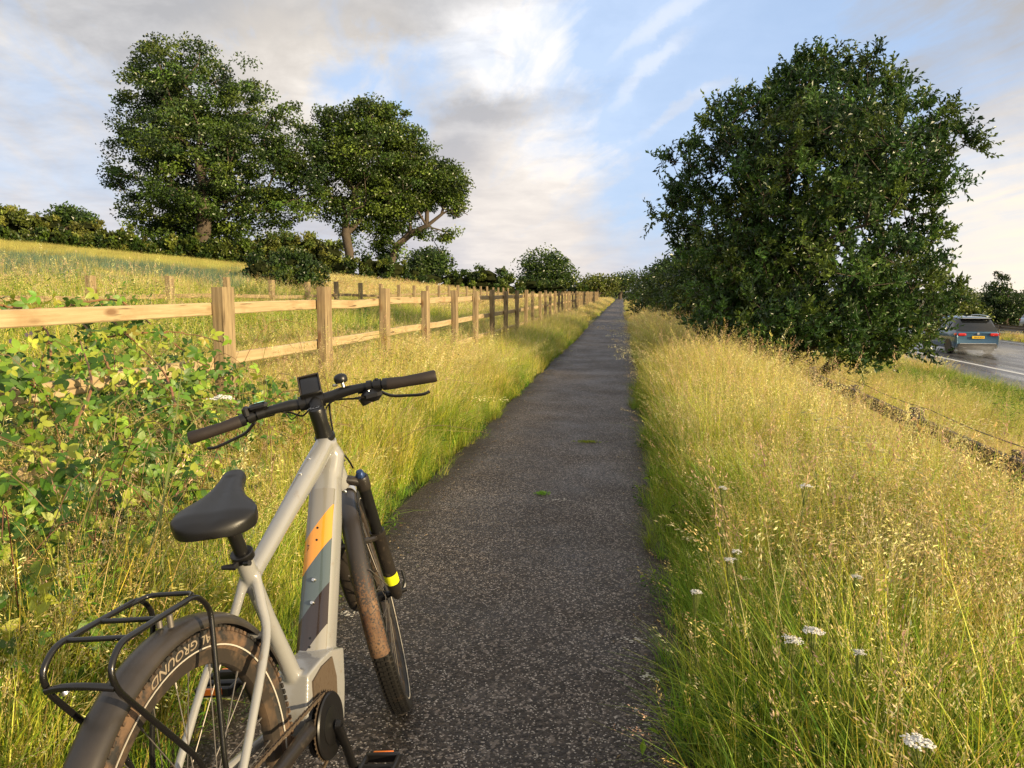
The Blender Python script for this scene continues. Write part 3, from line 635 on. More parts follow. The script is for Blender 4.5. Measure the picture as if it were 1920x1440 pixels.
far_tree('road_tree', 'dark tree beyond the road at the right edge of the view', 1935, 66, [(1930, 570, 28, 24, 0), (1940, 590, 34, 18, 0)], 110, .22, DARK, 37, sp=.5)
def hedge_line(name, label, pts, n, ls, cols, seed, cat='hedge', wdt=1.):
    bl = []; r = np.random.default_rng(seed)
    for (px, py, rx, ry, D) in pts:
        bl.append(pxblob(px, py, rx, ry, D, 0, wdt*rx*D/F))
        # carry the hedge down to the ground below this blob
        c = bl[-1]; gg = float(gz(c[0], c[1]))
        if c[2]-c[5]*.8 > gg:
            bl.append((c[0], c[1], (gg+c[2])/2, c[3]*.95, c[4]*.95, max(.3, (c[2]-gg)*.6)))
    return bush(name, label, cat, bl, n, ls, cols, seed)
pts = [(px, 441+(px+60)*.062+4*math.sin(px*.05), 30, 15, 50+(px+60)*.012) for px in range(-60, 480, 26)]
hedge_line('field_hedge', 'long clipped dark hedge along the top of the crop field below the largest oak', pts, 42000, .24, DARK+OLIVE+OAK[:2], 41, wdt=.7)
for k, (q, lb) in enumerate([([(-20, 412, 40, 20, 85)], 'olive green rounded tree above the field hedge, cut by the left edge of the view'), ([(25, 412, 28, 18, 85), (52, 416, 24, 16, 85)], 'broad olive green tree above the field hedge, next to the one at the left edge'), ([(85, 418, 26, 14, 88), (104, 424, 20, 14, 88)], 'olive green tree above the hedge just left of the small domed dark tree'), ([(165, 430, 34, 16, 88), (188, 437, 20, 12, 88)], 'olive green tree above the hedge just right of the small domed dark tree'), ([(215, 444, 24, 12, 86), (238, 442, 16, 12, 84)], 'small olive green bush tree above the hedge, left of the largest oak')]):
    hedge_line('hedgerow_tree', lb, q, 2600, .40, OLIVE, 142+k, 'tree')
far_tree('round_tree', 'small domed dark tree above the hedge at far left', 128, 90, [(125, 408, 26, 12, 0), (140, 418, 30, 14, 0)], 90, .40, DARK[:3], 43)
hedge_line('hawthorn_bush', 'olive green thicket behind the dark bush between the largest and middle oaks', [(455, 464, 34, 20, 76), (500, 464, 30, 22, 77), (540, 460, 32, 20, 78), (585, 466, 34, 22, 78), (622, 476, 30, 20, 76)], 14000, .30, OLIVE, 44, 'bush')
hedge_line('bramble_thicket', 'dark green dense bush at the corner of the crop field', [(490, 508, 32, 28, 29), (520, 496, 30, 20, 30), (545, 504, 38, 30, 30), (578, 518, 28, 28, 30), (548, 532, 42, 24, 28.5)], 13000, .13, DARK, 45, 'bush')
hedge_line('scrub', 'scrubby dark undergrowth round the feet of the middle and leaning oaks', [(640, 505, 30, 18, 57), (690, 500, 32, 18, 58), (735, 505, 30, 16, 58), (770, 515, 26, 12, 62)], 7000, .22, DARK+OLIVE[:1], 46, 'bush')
hedge_line('far_hedge', 'long dark distant hedge running along the skyline behind the timber fence', [(800, 526, 40, 14, 95), (850, 524, 36, 14, 98), (905, 520, 44, 18, 100), (940, 528, 40, 12, 104), (990, 536, 36, 12, 110), (1040, 541, 36, 11, 110), (1085, 544, 28, 10, 112)], 12000, .36, DARK+OAK, 47)
hedge_line('far_hedge', 'low distant hedge beyond the road at the far right', [(1770, 592, 34, 15, 80), (1830, 598, 40, 14, 80), (1890, 600, 40, 12, 82), (1950, 602, 40, 12, 82)], 5000, .3, DARK, 48)
# ------------------------------------------------------------------ bicycle
HA = R_(68.5); WB = 1.105; RW = .36
AX = np.array([cos(HA), 0, -sin(HA)]); PF = np.array([sin(HA), 0, cos(HA)])
AXLE = np.array([WB, 0, RW]); SA = AXLE-.045*PF; STEER = .345
def ST(q):
    q = np.asarray(q, float)-SA; k = -AX; c, s = cos(STEER), sin(STEER)
    return SA+q*c+np.cross(k, q)*s+np.outer(q.reshape(-1, 3)@k, k).reshape(q.shape)*(1-c)
cx_, cy_ = -.5374, 1.3052
bike = empty('bicycle', (cx_*cos(PSI)-cy_*sin(PSI), cx_*sin(PSI)+cy_*cos(PSI), .012), (-.1115, 0, R_(90-7.973+8.2)),
             label='grey electric bicycle with orange striped frame leaning on the path at left', cat='bicycle')
def part(name, mat, vfs, parent=bike, steer=False, smooth=True, ang=40, label=None, kind=None):
    b = MB()
    for V, Fs in vfs: b.add(ST(V) if steer else V, Fs)
    o = b.build(name, mat, parent, label=label, kind=kind)
    if smooth: smart(o, ang)
    return o
def torus_vf(cen, R, prof, n=96, a0=0, a1=2*pi):
    """revolve profile (radial, lateral) about the y axis"""
    full = abs(a1-a0-2*pi) < 1e-6; m = len(prof); prof = np.array(prof, float)
    a = np.linspace(a0, a1, n, endpoint=not full)
    V = np.stack([(R+prof[None, :, 0])*np.cos(a)[:, None], np.broadcast_to(prof[None, :, 1], (n, m)), (R+prof[None, :, 0])*np.sin(a)[:, None]], -1).reshape(-1, 3)+np.array(cen)
    nn = n if full else n-1; i = np.arange(nn)[:, None]*m; i2 = ((np.arange(nn)+1) % n)[:, None]*m; j = np.arange(m)[None]; j2 = (j+1) % m
    Fs = [np.stack([i+j, i+j2, i2+j2, i2+j], -1).reshape(-1, 4)]
    if not full: Fs.append(np.array([list(range(m-1, -1, -1)), list(range((n-1)*m, n*m))]))
    return V, Fs
HTC = SA-AX*.475; HTT = SA-AX*.64
# frame: welded tubes fused into one skin
fb = MB()
def T_(*a, **k): fb.add(*tube_vf(*a, **k))
dtop = HTC+np.array([-.055, .007, .055]); dbot = np.array([.580, .013, .345]); dtu = unit(dtop-dbot)
T_(np.array([HTC-AX*-.005, HTC*.5+HTT*.5, HTT+AX*.012]), [.031, .027, .029], 20)
T_(np.array([HTT+AX*.03, HTC+np.array([-.035, 0, .10]), dtop+dtu*-.02]), [.026, .038, .040], 20, ry=[.026, .033, .036], power=2.6)
dt = np.array([dbot+dtu*-.06, dbot, dbot*.6+dtop*.4, dbot*.25+dtop*.75, dtop]); T_(dt, [.046, .046, .044, .042, .036], 28, ry=[.044, .044, .044, .042, .034], nrm=(1, 0, -.33), power=3.6)
tt0 = HTT+np.array([-.03, 0, -.03]); tt1 = np.array([.322, 0, .725])
T_(np.array([tt0+np.array([.03, 0, .012]), tt0*.8+tt1*.2, tt0*.5+tt1*.5, tt0*.1+tt1*.9, tt1]), [.027, .026, .021, .018, .019], 24, ry=[.024, .026, .0225, .019, .019], nrm=(0, 0, 1), power=2.8)
T_(np.array([[.296, 0, .782], [.322, 0, .715], [.365, 0, .61], [.452, 0, .41]]), [.0195, .0195, .018, .023], 20)
for s in (-1, 1):
    T_(smoothpath([[.318, s*.012, .728], [.296, s*.028, .67], [.272, s*.044, .622], [.20, s*.060, .568], [.06, s*.068, .43], [-.005, s*.070, .365]], 8), np.linspace(.0125, .0085, 41), 12, ry=np.linspace(.0115, .0075, 41))
    T_(smoothpath([[.43, s*.040, .315], [.36, s*.052, .32], [.2, s*.062, .342], [.0, s*.070, .362]], 8), np.linspace(.016, .009, 25), 12)
    fb.add(*lathe_vf([(-.006, .02), (.006, .02)], (-.002, s*.071, .36), (0, 1, 0), 20))
T_([[.262, -.052, .611], [.262, 0, .613], [.262, .052, .611]], .007, 10)
# motor shell
mv = np.array([[.405, .27], [.398, .36], [.43, .438], [.52, .437], [.58, .43], [.655, .40], [.632, .31], [.60, .235], [.53, .215], [.45, .225]])
V = [(q[0], y*(1 if i == 0 else 1), q[1]) for i, y in enumerate((-.046, .046)) for q in mv]; m_ = len(mv)
fb.add(V, [np.array([[i, (i+1) % m_, m_+(i+1) % m_, m_+i] for i in range(m_)]), np.array([list(range(m_-1, -1, -1)), list(range(m_, 2*m_))])])
fo = fb.build('frame_raw', M['paint'])
md = fo.modifiers.new('r', 'REMESH'); md.mode = 'VOXEL'; md.voxel_size = .0034; md.use_smooth_shade = True
md = fo.modifiers.new('s', 'SMOOTH'); md.factor = .5; md.iterations = 7
dg = bpy.context.evaluated_depsgraph_get(); me = bpy.data.meshes.new_from_object(fo.evaluated_get(dg)); me.name = 'frame'
bpy.data.objects.remove(fo); me.polygons.foreach_set('use_smooth', [True]*len(me.polygons))
fr_ = bpy.data.objects.new('frame', me); COL.objects.link(fr_); fr_.parent = bike
# battery cover, slightly proud of the down tube, with the printed stripes
fn = unit(np.cross([0, 1, 0], dtu)); fn = fn*(-1 if fn[0] > 0 else 1)
B0 = np.array([.55, 0, .38]); uu = unit(np.array([.32, 0, .947])); Vb = []; Gb = []; cs = np.linspace(-1, 1, 9); nl = 24
top = .475
for k in range(nl+1):
    t = k/nl; c0 = dbot+dtu*(.035+t*(.462)); wv = .0405*(1-.12*t)
    for q in cs:
        off = .0475-.003*t-.010*abs(q)**3.2; pnt = c0+fn*(off)+np.array([0, q*wv, 0]); Vb.append(pnt)
        d = pnt-B0; Gb.append((d@uu+1.3*pnt[1], pnt[1], 0))
    # back row for thickness handled below
i = np.arange(nl)[:, None]*9; j = np.arange(8)[None]; b = MB()
qf = np.stack([i+j, i+j+1, i+9+j+1, i+9+j], -1).reshape(-1, 4); n1 = len(Vb); Vk = [np.array(v)-fn*.008 for v in Vb]
rim_ = list(range(0, 9))+[9*k+8 for k in range(1, nl+1)]+[9*nl+q for q in range(7, -1, -1)]+[9*k for k in range(nl-1, 0, -1)]
sq = np.array([[rim_[k], rim_[(k+1) % len(rim_)], rim_[(k+1) % len(rim_)]+n1, rim_[k]+n1] for k in range(len(rim_))])
b.add(Vb+Vk, [qf, qf[:, ::-1]+n1, sq], grain=Gb+Gb); smart(b.build('battery_cover', M['battery'], bike, grain=True), 50)
def onface(s, y, lift=.0): # point on the cover
    base = dbot+dtu*.035; k = (B0+uu*s-base)@dtu; return base+dtu*k+fn*(.0475-.003*k/.46+lift)+np.array([0, y, 0])
for s in (.236, .177): part('bolt', M['chrome'], [lathe_vf([(0, .0065), (.004, .0065), (.007, .004), (.0075, 0.001)], onface(s, 0), fn, 16)])
for s in (.375, .342, .088, .066): part('bolt_hole', M['black'], [lathe_vf([(-.001, .0032), (.0006, .0032)], onface(s, .0), fn, 12)])
for t in (.16, .30):
    c = tt0*(1-t)+tt1*t; nn = unit(np.cross(tt1-tt0, [0, 1, 0])); nn = nn*(1 if nn[2] > 0 else -1)
    part('bolt', M['chrome'], [lathe_vf([(0, .006), (.005, .0055), (.006, .001)], c+nn*(.0235-.004*t)+np.array([0, .004, 0]), nn, 12)])
part('cable_port', M['black'], [lathe_vf([(-.004, .0075), (.0015, .0075), (.0015, .004)], dtop+dtu*-.045+np.array([-.006, -.0335, 0]), (-.15, -1, 0), 16)])
# tiny print on the battery edge
def text_vf(txt, size, shear=0., bold=0., extrude=.0):
    cu = bpy.data.curves.new('t', 'FONT'); cu.body = txt; cu.size = size; cu.shear = shear; cu.offset = bold; cu.extrude = extrude; cu.resolution_u = 3
    o = bpy.data.objects.new('t', cu); COL.objects.link(o); me = bpy.data.meshes.new_from_object(o.evaluated_get(bpy.context.evaluated_depsgraph_get()))
    V = np.zeros(len(me.vertices)*3); me.vertices.foreach_get('co', V); V = V.reshape(-1, 3); Fd = {}
    for p_ in me.polygons: Fd.setdefault(len(p_.vertices), []).append(list(p_.vertices))
    bpy.data.objects.remove(o); bpy.data.curves.remove(cu); bpy.data.meshes.remove(me); return V, [np.array(f) for f in Fd.values()]
V, Fs = text_vf('B POWER 500', .008, 0, .0002); o3 = onface(.33, .0265, -.0028)
part('print', M['black'], [(o3-uu*V[:, :1]+np.array([0, -1., 0])*V[:, 1:2]+fn*.0022, Fs)], smooth=False)

# wheels
def make_wheel(name, cen, steer, mr):
    t = lambda V: ST(V) if steer else V
    root = empty(name); root.parent = bike
    tw = 1.14 if steer else 1.0; prof = [(-.045, -.013), (-.036, -.020), (-.024, -.0265), (-.010, -.025), (-.002, -.017), (0, -.006), (0, .006), (-.002, .017), (-.010, .025), (-.024, .0265), (-.036, .020), (-.045, .013)]; prof = [(a_, b_*tw) for a_, b_ in prof]
    tv = [torus_vf(cen, .358, prof, 120)]
    rk = np.random.default_rng(5)
    for k in range(130):   # tread knobs
        a = 2*pi*k/130; er = np.array([cos(a), 0, sin(a)]); et = np.array([-sin(a), 0, cos(a)])
        for y0 in (-.0245, -.0115, 0.002, .0125, .0245):
            edge = abs(y0) > .02; aa = a+(.5*2*pi/130 if abs(y0) < .012 and abs(y0) > .005 else 0)
            er = np.array([cos(aa), 0, sin(aa)]); et = np.array([-sin(aa), 0, cos(aa)])
            V, Fq = box_vf((0, 0, 0), (.010, .0085 if not edge else .007, .0065))
            c = np.array(cen)+er*(.3585-(.006 if edge else 0.001))+np.array([0, y0, 0]); tv.append((c+V[:, :1]*et+V[:, 1:2]*np.array([0, 1, 0])+V[:, 2:]*er, Fq))
    part('tyre', M['tyre2' if steer else 'tyre'], tv, root, steer, ang=40)
    ty = [torus_vf(cen, .3235, [(-.0012, s*.0225*tw), (.0014, s*.0234*tw), (.0014, s*.0250*tw), (-.0014, s*.0243*tw)], 96) for s in (-1, 1)]
    part('reflective_stripe', M['white'], ty, root, steer)
    part('rim', M['rim'], [torus_vf(cen, .300, [(-.012, -.006), (-.010, -.011), (.006, -.0145), (.016, -.0155), (.016, .0155), (.006, .0145), (-.010, .011), (-.012, .006)], 96)], root, steer)
    part('hub', M['black'], [lathe_vf([(-.055, .009), (-.036, .012), (-.034, .029), (-.031, .029), (-.028, .016), (.028, .016), (.031, .029), (.034, .029), (.036, .012), (.055, .009)], cen, (0, 1, 0), 24)], root, steer)
    for k in range(32):
        a = 2*pi*k/32; side = 1 if k % 2 else -1; ha_ = a+(.9 if k % 4 < 2 else -.9)
        h = np.array(cen)+np.array([.027*cos(ha_), side*.0325, .027*sin(ha_)]); e = np.array(cen)+np.array([.290*cos(a), side*.004, .290*sin(a)])
        V, Fs = tube_vf([h, e], .0011, 5); n_, f_ = tube_vf([e+(h-e)*.055, e], .0022, 6)
        part('spoke', M['steel'], [(V, Fs), (n_, f_)], root, steer, smooth=False)
    # valve and brake disc
    part('brake_disc', M['steel'], [torus_vf((cen[0], .042 if not steer else .042, cen[2]), .078, [(-.010, -.0009), (.002, -.0009), (.002, .0009), (-.010, .0009)], 60)]+[tube_vf([np.array(cen)+np.array([.02*cos(a), .042, .02*sin(a)]), np.array(cen)+np.array([.07*cos(a+.5), .042, .07*sin(a+.5)])], .003, 6) for a in np.arange(6)*pi/3], root, steer)
    return root
rw = make_wheel('rear_wheel', (0, 0, RW), False, 0); fw = make_wheel('front_wheel', tuple(AXLE), True, 0)
V, Fs = text_vf('AL GROUND', .0215, .25, .0003); ang = R_(73)+V[:, 0]*1.55/.336; rr = .3465-V[:, 1]
yy = -.0262+np.clip((.335-rr), 0, 1)*.12+np.clip(rr-.340, 0, 1)*.15
part('tyre_lettering', M['tan'], [(np.stack([rr*np.cos(ang), yy-.0012, RW+rr*np.sin(ang)], -1), Fs)], rw, smooth=False)

# mudguards
def fender(name, cen, a0, a1, mat, steer, w=.031, R=.376):
    th = np.linspace(-1, 1, 11); out = [(.010*(1-q*q)-.012*q**6, w*q) for q in th]; inn = [(x-.0022, y*.96) for x, y in out[::-1]]
    return part(name, mat, [torus_vf(cen, R, out+inn, 70, a0, a1)], bike, steer, ang=60)
rf = fender('rear_mudguard', (0, 0, RW), R_(22), R_(198), M['fender'], False, .033)
ff = fender('front_mudguard', tuple(AXLE), R_(62), R_(186), M['fender2'], True, .0275)
part('mudguard_cap', M['paint'], [torus_vf(tuple(AXLE), .381, [(.011*(1-q*q)-.012*q**6+.0015, .0300*q) for q in np.linspace(-1, 1, 11)]+[(.011*(1-q*q)-.012*q**6-.001, .029*q) for q in np.linspace(1, -1, 11)], 20, R_(61.5), R_(100))], ff, True)
part('bolt', M['chrome'], [lathe_vf([(0, .005), (.004, .004)], AXLE+np.array([.392*cos(R_(104)), 0, .392*sin(R_(104))]), (cos(R_(104)), 0, sin(R_(104))), 10)], ff, True)
for s in (-1, 1):   # fender stays
    part('mudguard_stay', M['steel'], [tube_vf([AXLE+np.array([.385*cos(R_(150)), s*.030, .385*sin(R_(150))]), AXLE+np.array([-.02, s*.055, .02])], .0018, 6)], ff, True)
    part('mudguard_stay', M['rackm'], [tube_vf([np.array([.385*cos(R_(168)), s*.034, RW+.385*sin(R_(168))]), np.array([-.01, s*.075, RW])], .002, 6)], rf)
part('tail_bolt', M['chrome'], [lathe_vf([(0, .007), (.006, .006), (.008, .002)], (-.215, .028, .742), (-.2, .3, 1), 10)], rf)

# fork
fk = empty('fork'); fk.parent = bike
def fp(d, y, f=0.): return SA-AX*d+np.array([0, y*.93, 0])+PF*f
part('crown', M['fork'], [tube_vf(smoothpath([fp(.462, -.072), fp(.474, -.05), fp(.488, -.02), fp(.490, 0), fp(.488, .02), fp(.474, .05), fp(.462, .072)], 4), [.019]*3+[.021]*19+[.019]*3, 14, ry=.014)]+[lathe_vf([(-.02, .021), (.015, .0215), (.021, .019)], fp(.465, s*.069), -AX, 20) for s in (-1, 1)], fk, True)
for s in (-1, 1):
    part('stanchion', M['black'], [tube_vf([fp(.45, s*.069), fp(.26, s*.069)], .0178, 18)], fk, True)
    lw = [fp(.285, s*.069), fp(.265, s*.069), fp(.262, s*.069), fp(.20, s*.070), fp(.08, s*.071), fp(.02, s*.072, .02), fp(-.01, s*.072, .040)]
    part('lower_leg', M['fork'], [tube_vf(lw, [.0235, .0245, .0225, .022, .0215, .019, .014], 18), lathe_vf([(-.012, .016), (.012, .016)], AXLE+np.array([0, s*.070, 0]), (0, 1, 0), 18)], fk, True)
part('brace', M['fork'], [tube_vf(smoothpath([fp(.26, -.066), fp(.292, -.045, -.045), fp(.30, 0, -.055), fp(.292, .045, -.045), fp(.26, .066)], 6), .009, 8)], fk, True)
part('sticker', M['yellow'], [torus_vf((0, 0, 0), .0193, [(0, -.016), (0, .016), (.0006, .016), (.0006, -.016)], 24)], fk) if False else None
sv, sf = tube_vf([fp(.118, -.0708), fp(.082, -.0712)], .0222, 20, caps=False); part('sticker', M['yellow'], [(sv, sf)], fk, True)
part('knob', M['blue'], [lathe_vf([(0, .014), (.006, .0145), (.012, .011), (.018, .010), (.020, .004)], fp(.486, -.069), -AX, 8)], fk, True)
part('knob', M['black'], [lathe_vf([(0, .013), (.006, .013), (.009, .008)], fp(.486, .069), -AX, 16)], fk, True)
part('quick_release', M['black'], [tube_vf(smoothpath([AXLE+np.array([0, -.088, 0]), AXLE+np.array([.012, -.100, .02]), AXLE+np.array([.03, -.100, .055])], 5), [.007]*6+[.005]*5, 8), lathe_vf([(-.1, .007), (-.078, .010)], AXLE, (0, 1, 0), 12)], fk, True)
part('brake_caliper', M['black'], [box_vf(AXLE+np.array([-.06, .052, .085]), (.05, .03, .07), .008)], fk, True)

# steering column, stem and handlebar
CT = HTT-AX*.060     # stem clamp level on the steerer
BAR = HTT-AX*.0896+PF*.06
part('headset_spacers', M['black'], [lathe_vf([(0, .029), (.008, .029), (.010, .025), (.022, .0235), (.040, .022), (.055, .0215)], HTT+AX*.004, -AX, 28)], bike, True)
stem = part('stem', M['black'], [lathe_vf([(.035, .0215), (.085, .0225), (.094, .019), (.096, .010)], HTT, -AX, 26), tube_vf([HTT-AX*.068, HTT*.5-AX*.039+BAR*.5, BAR], [.021, .0205, .022], 18, ry=[.017, .018, .022]), lathe_vf([(-.024, .0225), (.024, .0225)], BAR, (0, 1, 0), 24)], bike, True)
V, Fs = text_vf('ACS', .018, .35, .0008); V = V-V.mean(0)
topc = HTT-AX*.0968; part('logo', M['chrome'], [(topc+np.array([0, -1, 0])*V[:, :1]+PF*V[:, 1:2]-AX*.0008, Fs)], stem, True, smooth=False)
hbp = []
for y, f, z in [(-.34, -.052, .006), (-.24, -.040, .008), (-.15, -.022, .012), (-.08, -.006, .006), (-.04, 0, 0), (.04, 0, 0), (.08, -.006, .006), (.15, -.022, .012), (.24, -.040, .008), (.34, -.052, .006)]:
    hbp.append(BAR+np.array([0, y, 0])+PF*f+np.array([0, 0, z]))
hbp = np.array(hbp); hs = smoothpath(hbp, 8); ys = hs[:, 1]
rad = np.where(np.abs(ys) < .07, .0158, np.where(np.abs(ys) < .14, .0158-.0047*(np.abs(ys)-.07)/.07, .0111))
hb = part('handlebar', M['black'], [tube_vf(hs, rad, 18)], bike, True)
def barpt(y):
    return np.array([np.interp(y, ys, hs[:, 0]), y, np.interp(y, ys, hs[:, 2])])
for s in (-1, 1):
    gp = [barpt(s*y) for y in (.205, .212, .25, .30, .338, .343)]
    part('grip', M['rubber'], [tube_vf(gp, [.0165, .0172, .0155, .0165, .0175, .0155], 20)], hb, True)
    part('grip_collar', M['black'], [tube_vf([barpt(s*.193), barpt(s*.206)], .0172, 20)], hb, True)
    c = barpt(s*.178)
    part('brake_clamp', M['black'], [tube_vf([barpt(s*.168), barpt(s*.188)], .0165, 18), box_vf(c+np.array([.022, 0, -.008]), (.034, .026, .022), .006), lathe_vf([(0, .006), (.004, .005)], c+np.array([-.003, 0, .016]), (0, 0, 1), 10)], hb, True)
    lv = smoothpath([c+np.array([.026, 0, -.020]), c+np.array([.036, s*.03, -.042]), c+np.array([.036, s*.07, -.052]), c+np.array([.028, s*.115, -.060]), c+np.array([.034, s*.138, -.058])], 5)
    part('brake_lever', M['black'], [tube_vf(lv, np.concatenate([np.full(8, .007), np.full(len(lv)-8, .0055)]), 10, ry=.0045)], hb, True)
    part('lever_bolt', M['chrome'], [lathe_vf([(0, .0045), (.003, .004), (.004, .001)], c+np.array([.028, s*.006, .004]), (0, 0, 1), 10)], hb, True)
    part('brake_reservoir', M['black'], [tube_vf([c+np.array([.030, -s*.005, -.006]), c+np.array([.030, -s*.060, -.008])], [.010, .0065], 12)], hb, True)
# shifter on the right
c = barpt(-.155)
part('shifter', M['black'], [box_vf(c+np.array([-.002, .0, -.026]), (.060, .060, .038), .014), lathe_vf([(-.012, .024), (.010, .026), (.014, .018)], c+np.array([.004, .012, -.034]), (0, .25, 1), 20), tube_vf([barpt(-.148), barpt(-.162)], .0158, 16)], hb, True)
part('shift_lever', M['black'], [tube_vf(smoothpath([c+np.array([-.01, .02, -.03]), c+np.array([-.045, .03, -.022]), c+np.array([-.055, .045, -.02])], 4), .005, 8, ry=.003)], hb, True)
part('bolt', M['chrome'], [lathe_vf([(0, .0045), (.003, .003)], c+np.array([-.006, -.012, -.008]), (0, 0, 1), 8), lathe_vf([(0, .004), (.003, .003)], c+np.array([-.02, .005, -.012]), (-.3, 0, 1), 8)], hb, True)
# bell
c = barpt(-.088)
bell = part('bell', M['black'], [lathe_vf([(0, .0165), (.006, .019), (.016, .0185), (.022, .014), (.025, .006), (.026, .001)], c+np.array([0, .006, .028]), (-.12, 0, 1), 26)], hb, True)
part('bell_bracket', M['chrome'], [lathe_vf([(0, .005), (.02, .005)], c+np.array([0, .004, .012]), (0, 0, 1), 12), tube_vf([c+np.array([-.012, .02, .024]), c+np.array([-.02, .03, .026])], .004, 8)], bell, True)
# display remote on the left
c = barpt(.150)
rm = part('display_remote', M['black'], [box_vf(c+np.array([-.006, .002, .020]), (.040, .052, .020), .007), box_vf(c+np.array([-.004, .036, .012]), (.046, .018, .034), .007), tube_vf([barpt(.140), barpt(.162)], .0160, 16)], hb, True)
def remote_mat():
    m = material('remote_screen', base=(.02, .03, .03), rough=.12, coat=1); return m
M['screen'] = remote_mat(); M['cyan'] = material('screen_print', base=(.25, .65, .60), rough=.3)
sc_ = c+np.array([-.006, -.002, .0304])
part('screen', M['screen'], [box_vf(sc_, (.026, .034, .0008))], rm, True, smooth=False)
fr4 = [box_vf(sc_+np.array([.009, -.006, .0008]), (.0012, .018, .0006)), box_vf(sc_+np.array([-.002, -.006, .0008]), (.0012, .018, .0006)), box_vf(sc_+np.array([.0035, -.0156, .0008]), (.0122, .0012, .0006))]
part('screen_print', M['cyan'], fr4+[box_vf(sc_+np.array([.0035, y, .0008]), (.006, .0018, .0006)) for y in (.004, .008, .011)], rm, True, smooth=False)
# phone mount above the stem
pm = empty('phone_mount'); pm.parent = bike
pc = BAR+np.array([.008, .006, .044]); yaw = .20; tl = R_(52)
def PM(V):
    V = np.asarray(V, float); c1, s1 = cos(tl), sin(tl)     # pitch the plate back
    V = np.stack([V[:, 0]*c1-V[:, 2]*s1*1., V[:, 1], V[:, 0]*s1+V[:, 2]*c1], -1)
    return V+pc
def pmbox(c, s, b=.003): V, Fs = box_vf(c, s, b); return PM(V), Fs
part('plate', M['rackm'], [pmbox((0, 0, 0), (.066, .060, .010), .003)], pm, True)
part('plate_rim', M['rubber'], [pmbox((.0, .0285, .006), (.066, .004, .006), .001), pmbox((0, -.0285, .006), (.066, .004, .006), .001), pmbox((.031, 0, .006), (.004, .054, .006), .001)], pm, True)
part('clamp_lip', M['black'], [pmbox((-.036, .0, .006), (.007, .062, .020), .003)], pm, True)
part('bracket', M['black'], [tube_vf([pc+np.array([.002, .006, -.010]), BAR+np.array([.006, .030, .012])], [.014, .012], 12), tube_vf([barpt(.022)+0, barpt(.046)], .0205, 20)], pm, True)
# cables
def cable(pts, steer=True, r=.0029, n=10, name='cable'): part(name, M['black'], [tube_vf(smoothpath(pts, n), r, 6)], bike, steer)
c = barpt(-.150)
cable([c+np.array([.02, .03, -.03]), c+np.array([.05, .09, -.02]), BAR+np.array([.055, -.03, -.022]), HTT+np.array([.065, -.020, -.03]), HTT+np.array([.080, -.040, -.09]), HTC+np.array([.055, -.045, .03])])
cable([barpt(-.12)+np.array([.03, .0, -.006]), BAR+np.array([.04, -.06, -.012]), BAR+np.array([.052, -.015, -.04]), HTT+np.array([.045, -.02, -.03]), HTT+np.array([.03, -.033, -.085])], r=.0022)
cable([barpt(.12)+np.array([.03, .0, -.006]), BAR+np.array([.03, .08, -.018]), BAR+np.array([.02, .05, -.035]), BAR+np.array([.04, .015, -.035]), HTT+np.array([.05, .01, -.08])])
cable([barpt(.14)+np.array([.0, -.02, -.004]), BAR+np.array([-.01, .09, -.012]), BAR+np.array([-.012, .075, -.035]), BAR+np.array([0, .05, -.02])], r=.0018)
cable([np.array(HTC+AX*.0+[.01, -.048, -.0]), fp(.33, -.082, -.02), fp(.2, -.088, -.01), fp(.1, -.07, -.03)], r=.002) if False else None

# seat post, clamp, saddle
part('seat_post', M['black'], [tube_vf([[.305, 0, .765], [.262, 0, .873]], .0150, 22)], bike)
part('seat_clamp', M['black'], [lathe_vf([(-.009, .0235), (-.007, .025), (.007, .025), (.009, .023)], (.299, 0, .779), (-.37, 0, .93), 24), tube_vf([[.285, .004, .770], [.268, .006, .764], [.262, .03, .766]], [.008, .008, .005], 8), tube_vf([[.275, -.016, .768], [.270, -.03, .77]], .006, 8)], bike)
part('seat_post_head', M['black'], [tube_vf([[.262, 0, .868], [.255, 0, .885]], [.019, .022], 16), box_vf((.252, 0, .890), (.05, .045, .018), .006)], bike)
ns, nc_ = 36, 28; V = []
sy, sp_ = R_(17), R_(-12); S0 = np.array([.262, .008, .913])
for k in range(ns+1):
    t = k/ns; x = -.146+.332*t
    hw = np.interp(t, [0, .03, .08, .16, .26, .36, .48, .60, .75, .9, .97, 1.], [.018, .046, .068, .083, .083, .070, .050, .036, .0285, .0265, .020, .004])
    zt = np.interp(t, [0, .05, .15, .3, .5, .7, .9, .97, 1.], [.000, .013, .020, .017, .009, .006, .002, -.006, -.016])
    zb = np.interp(t, [0, .05, .2, .4, .6, .85, 1.], [-.014, -.026, -.038, -.036, -.034, -.034, -.022])
    for a in np.linspace(0, 2*pi, nc_, endpoint=False):
        ca, sa = cos(a), sin(a); y = hw*np.sign(ca)*abs(ca)**.75
        if sa >= 0: z = (zt-.0)*1+( -.020)*(1-abs(sa)**.9)-.004*math.exp(-(y/.012)**2)*(1 if .05 < t < .8 else 0)
        else: z = -.020+zt*0+(zb+.020)*abs(sa)**.8
        if sa >= 0: z = max(z, -.020+zt*0+0)
        V.append((x, y, z))
V = np.array(V); c1, s1 = cos(sp_), sin(sp_); V = np.stack([V[:, 0]*c1+V[:, 2]*s1, V[:, 1], -V[:, 0]*s1+V[:, 2]*c1], -1)
c1, s1 = cos(sy), sin(sy); V = np.stack([V[:, 0]*c1-V[:, 1]*s1, V[:, 0]*s1+V[:, 1]*c1, V[:, 2]], -1)+S0
i = np.arange(ns)[:, None]*nc_; j = np.arange(nc_)[None]; j2 = (j+1) % nc_
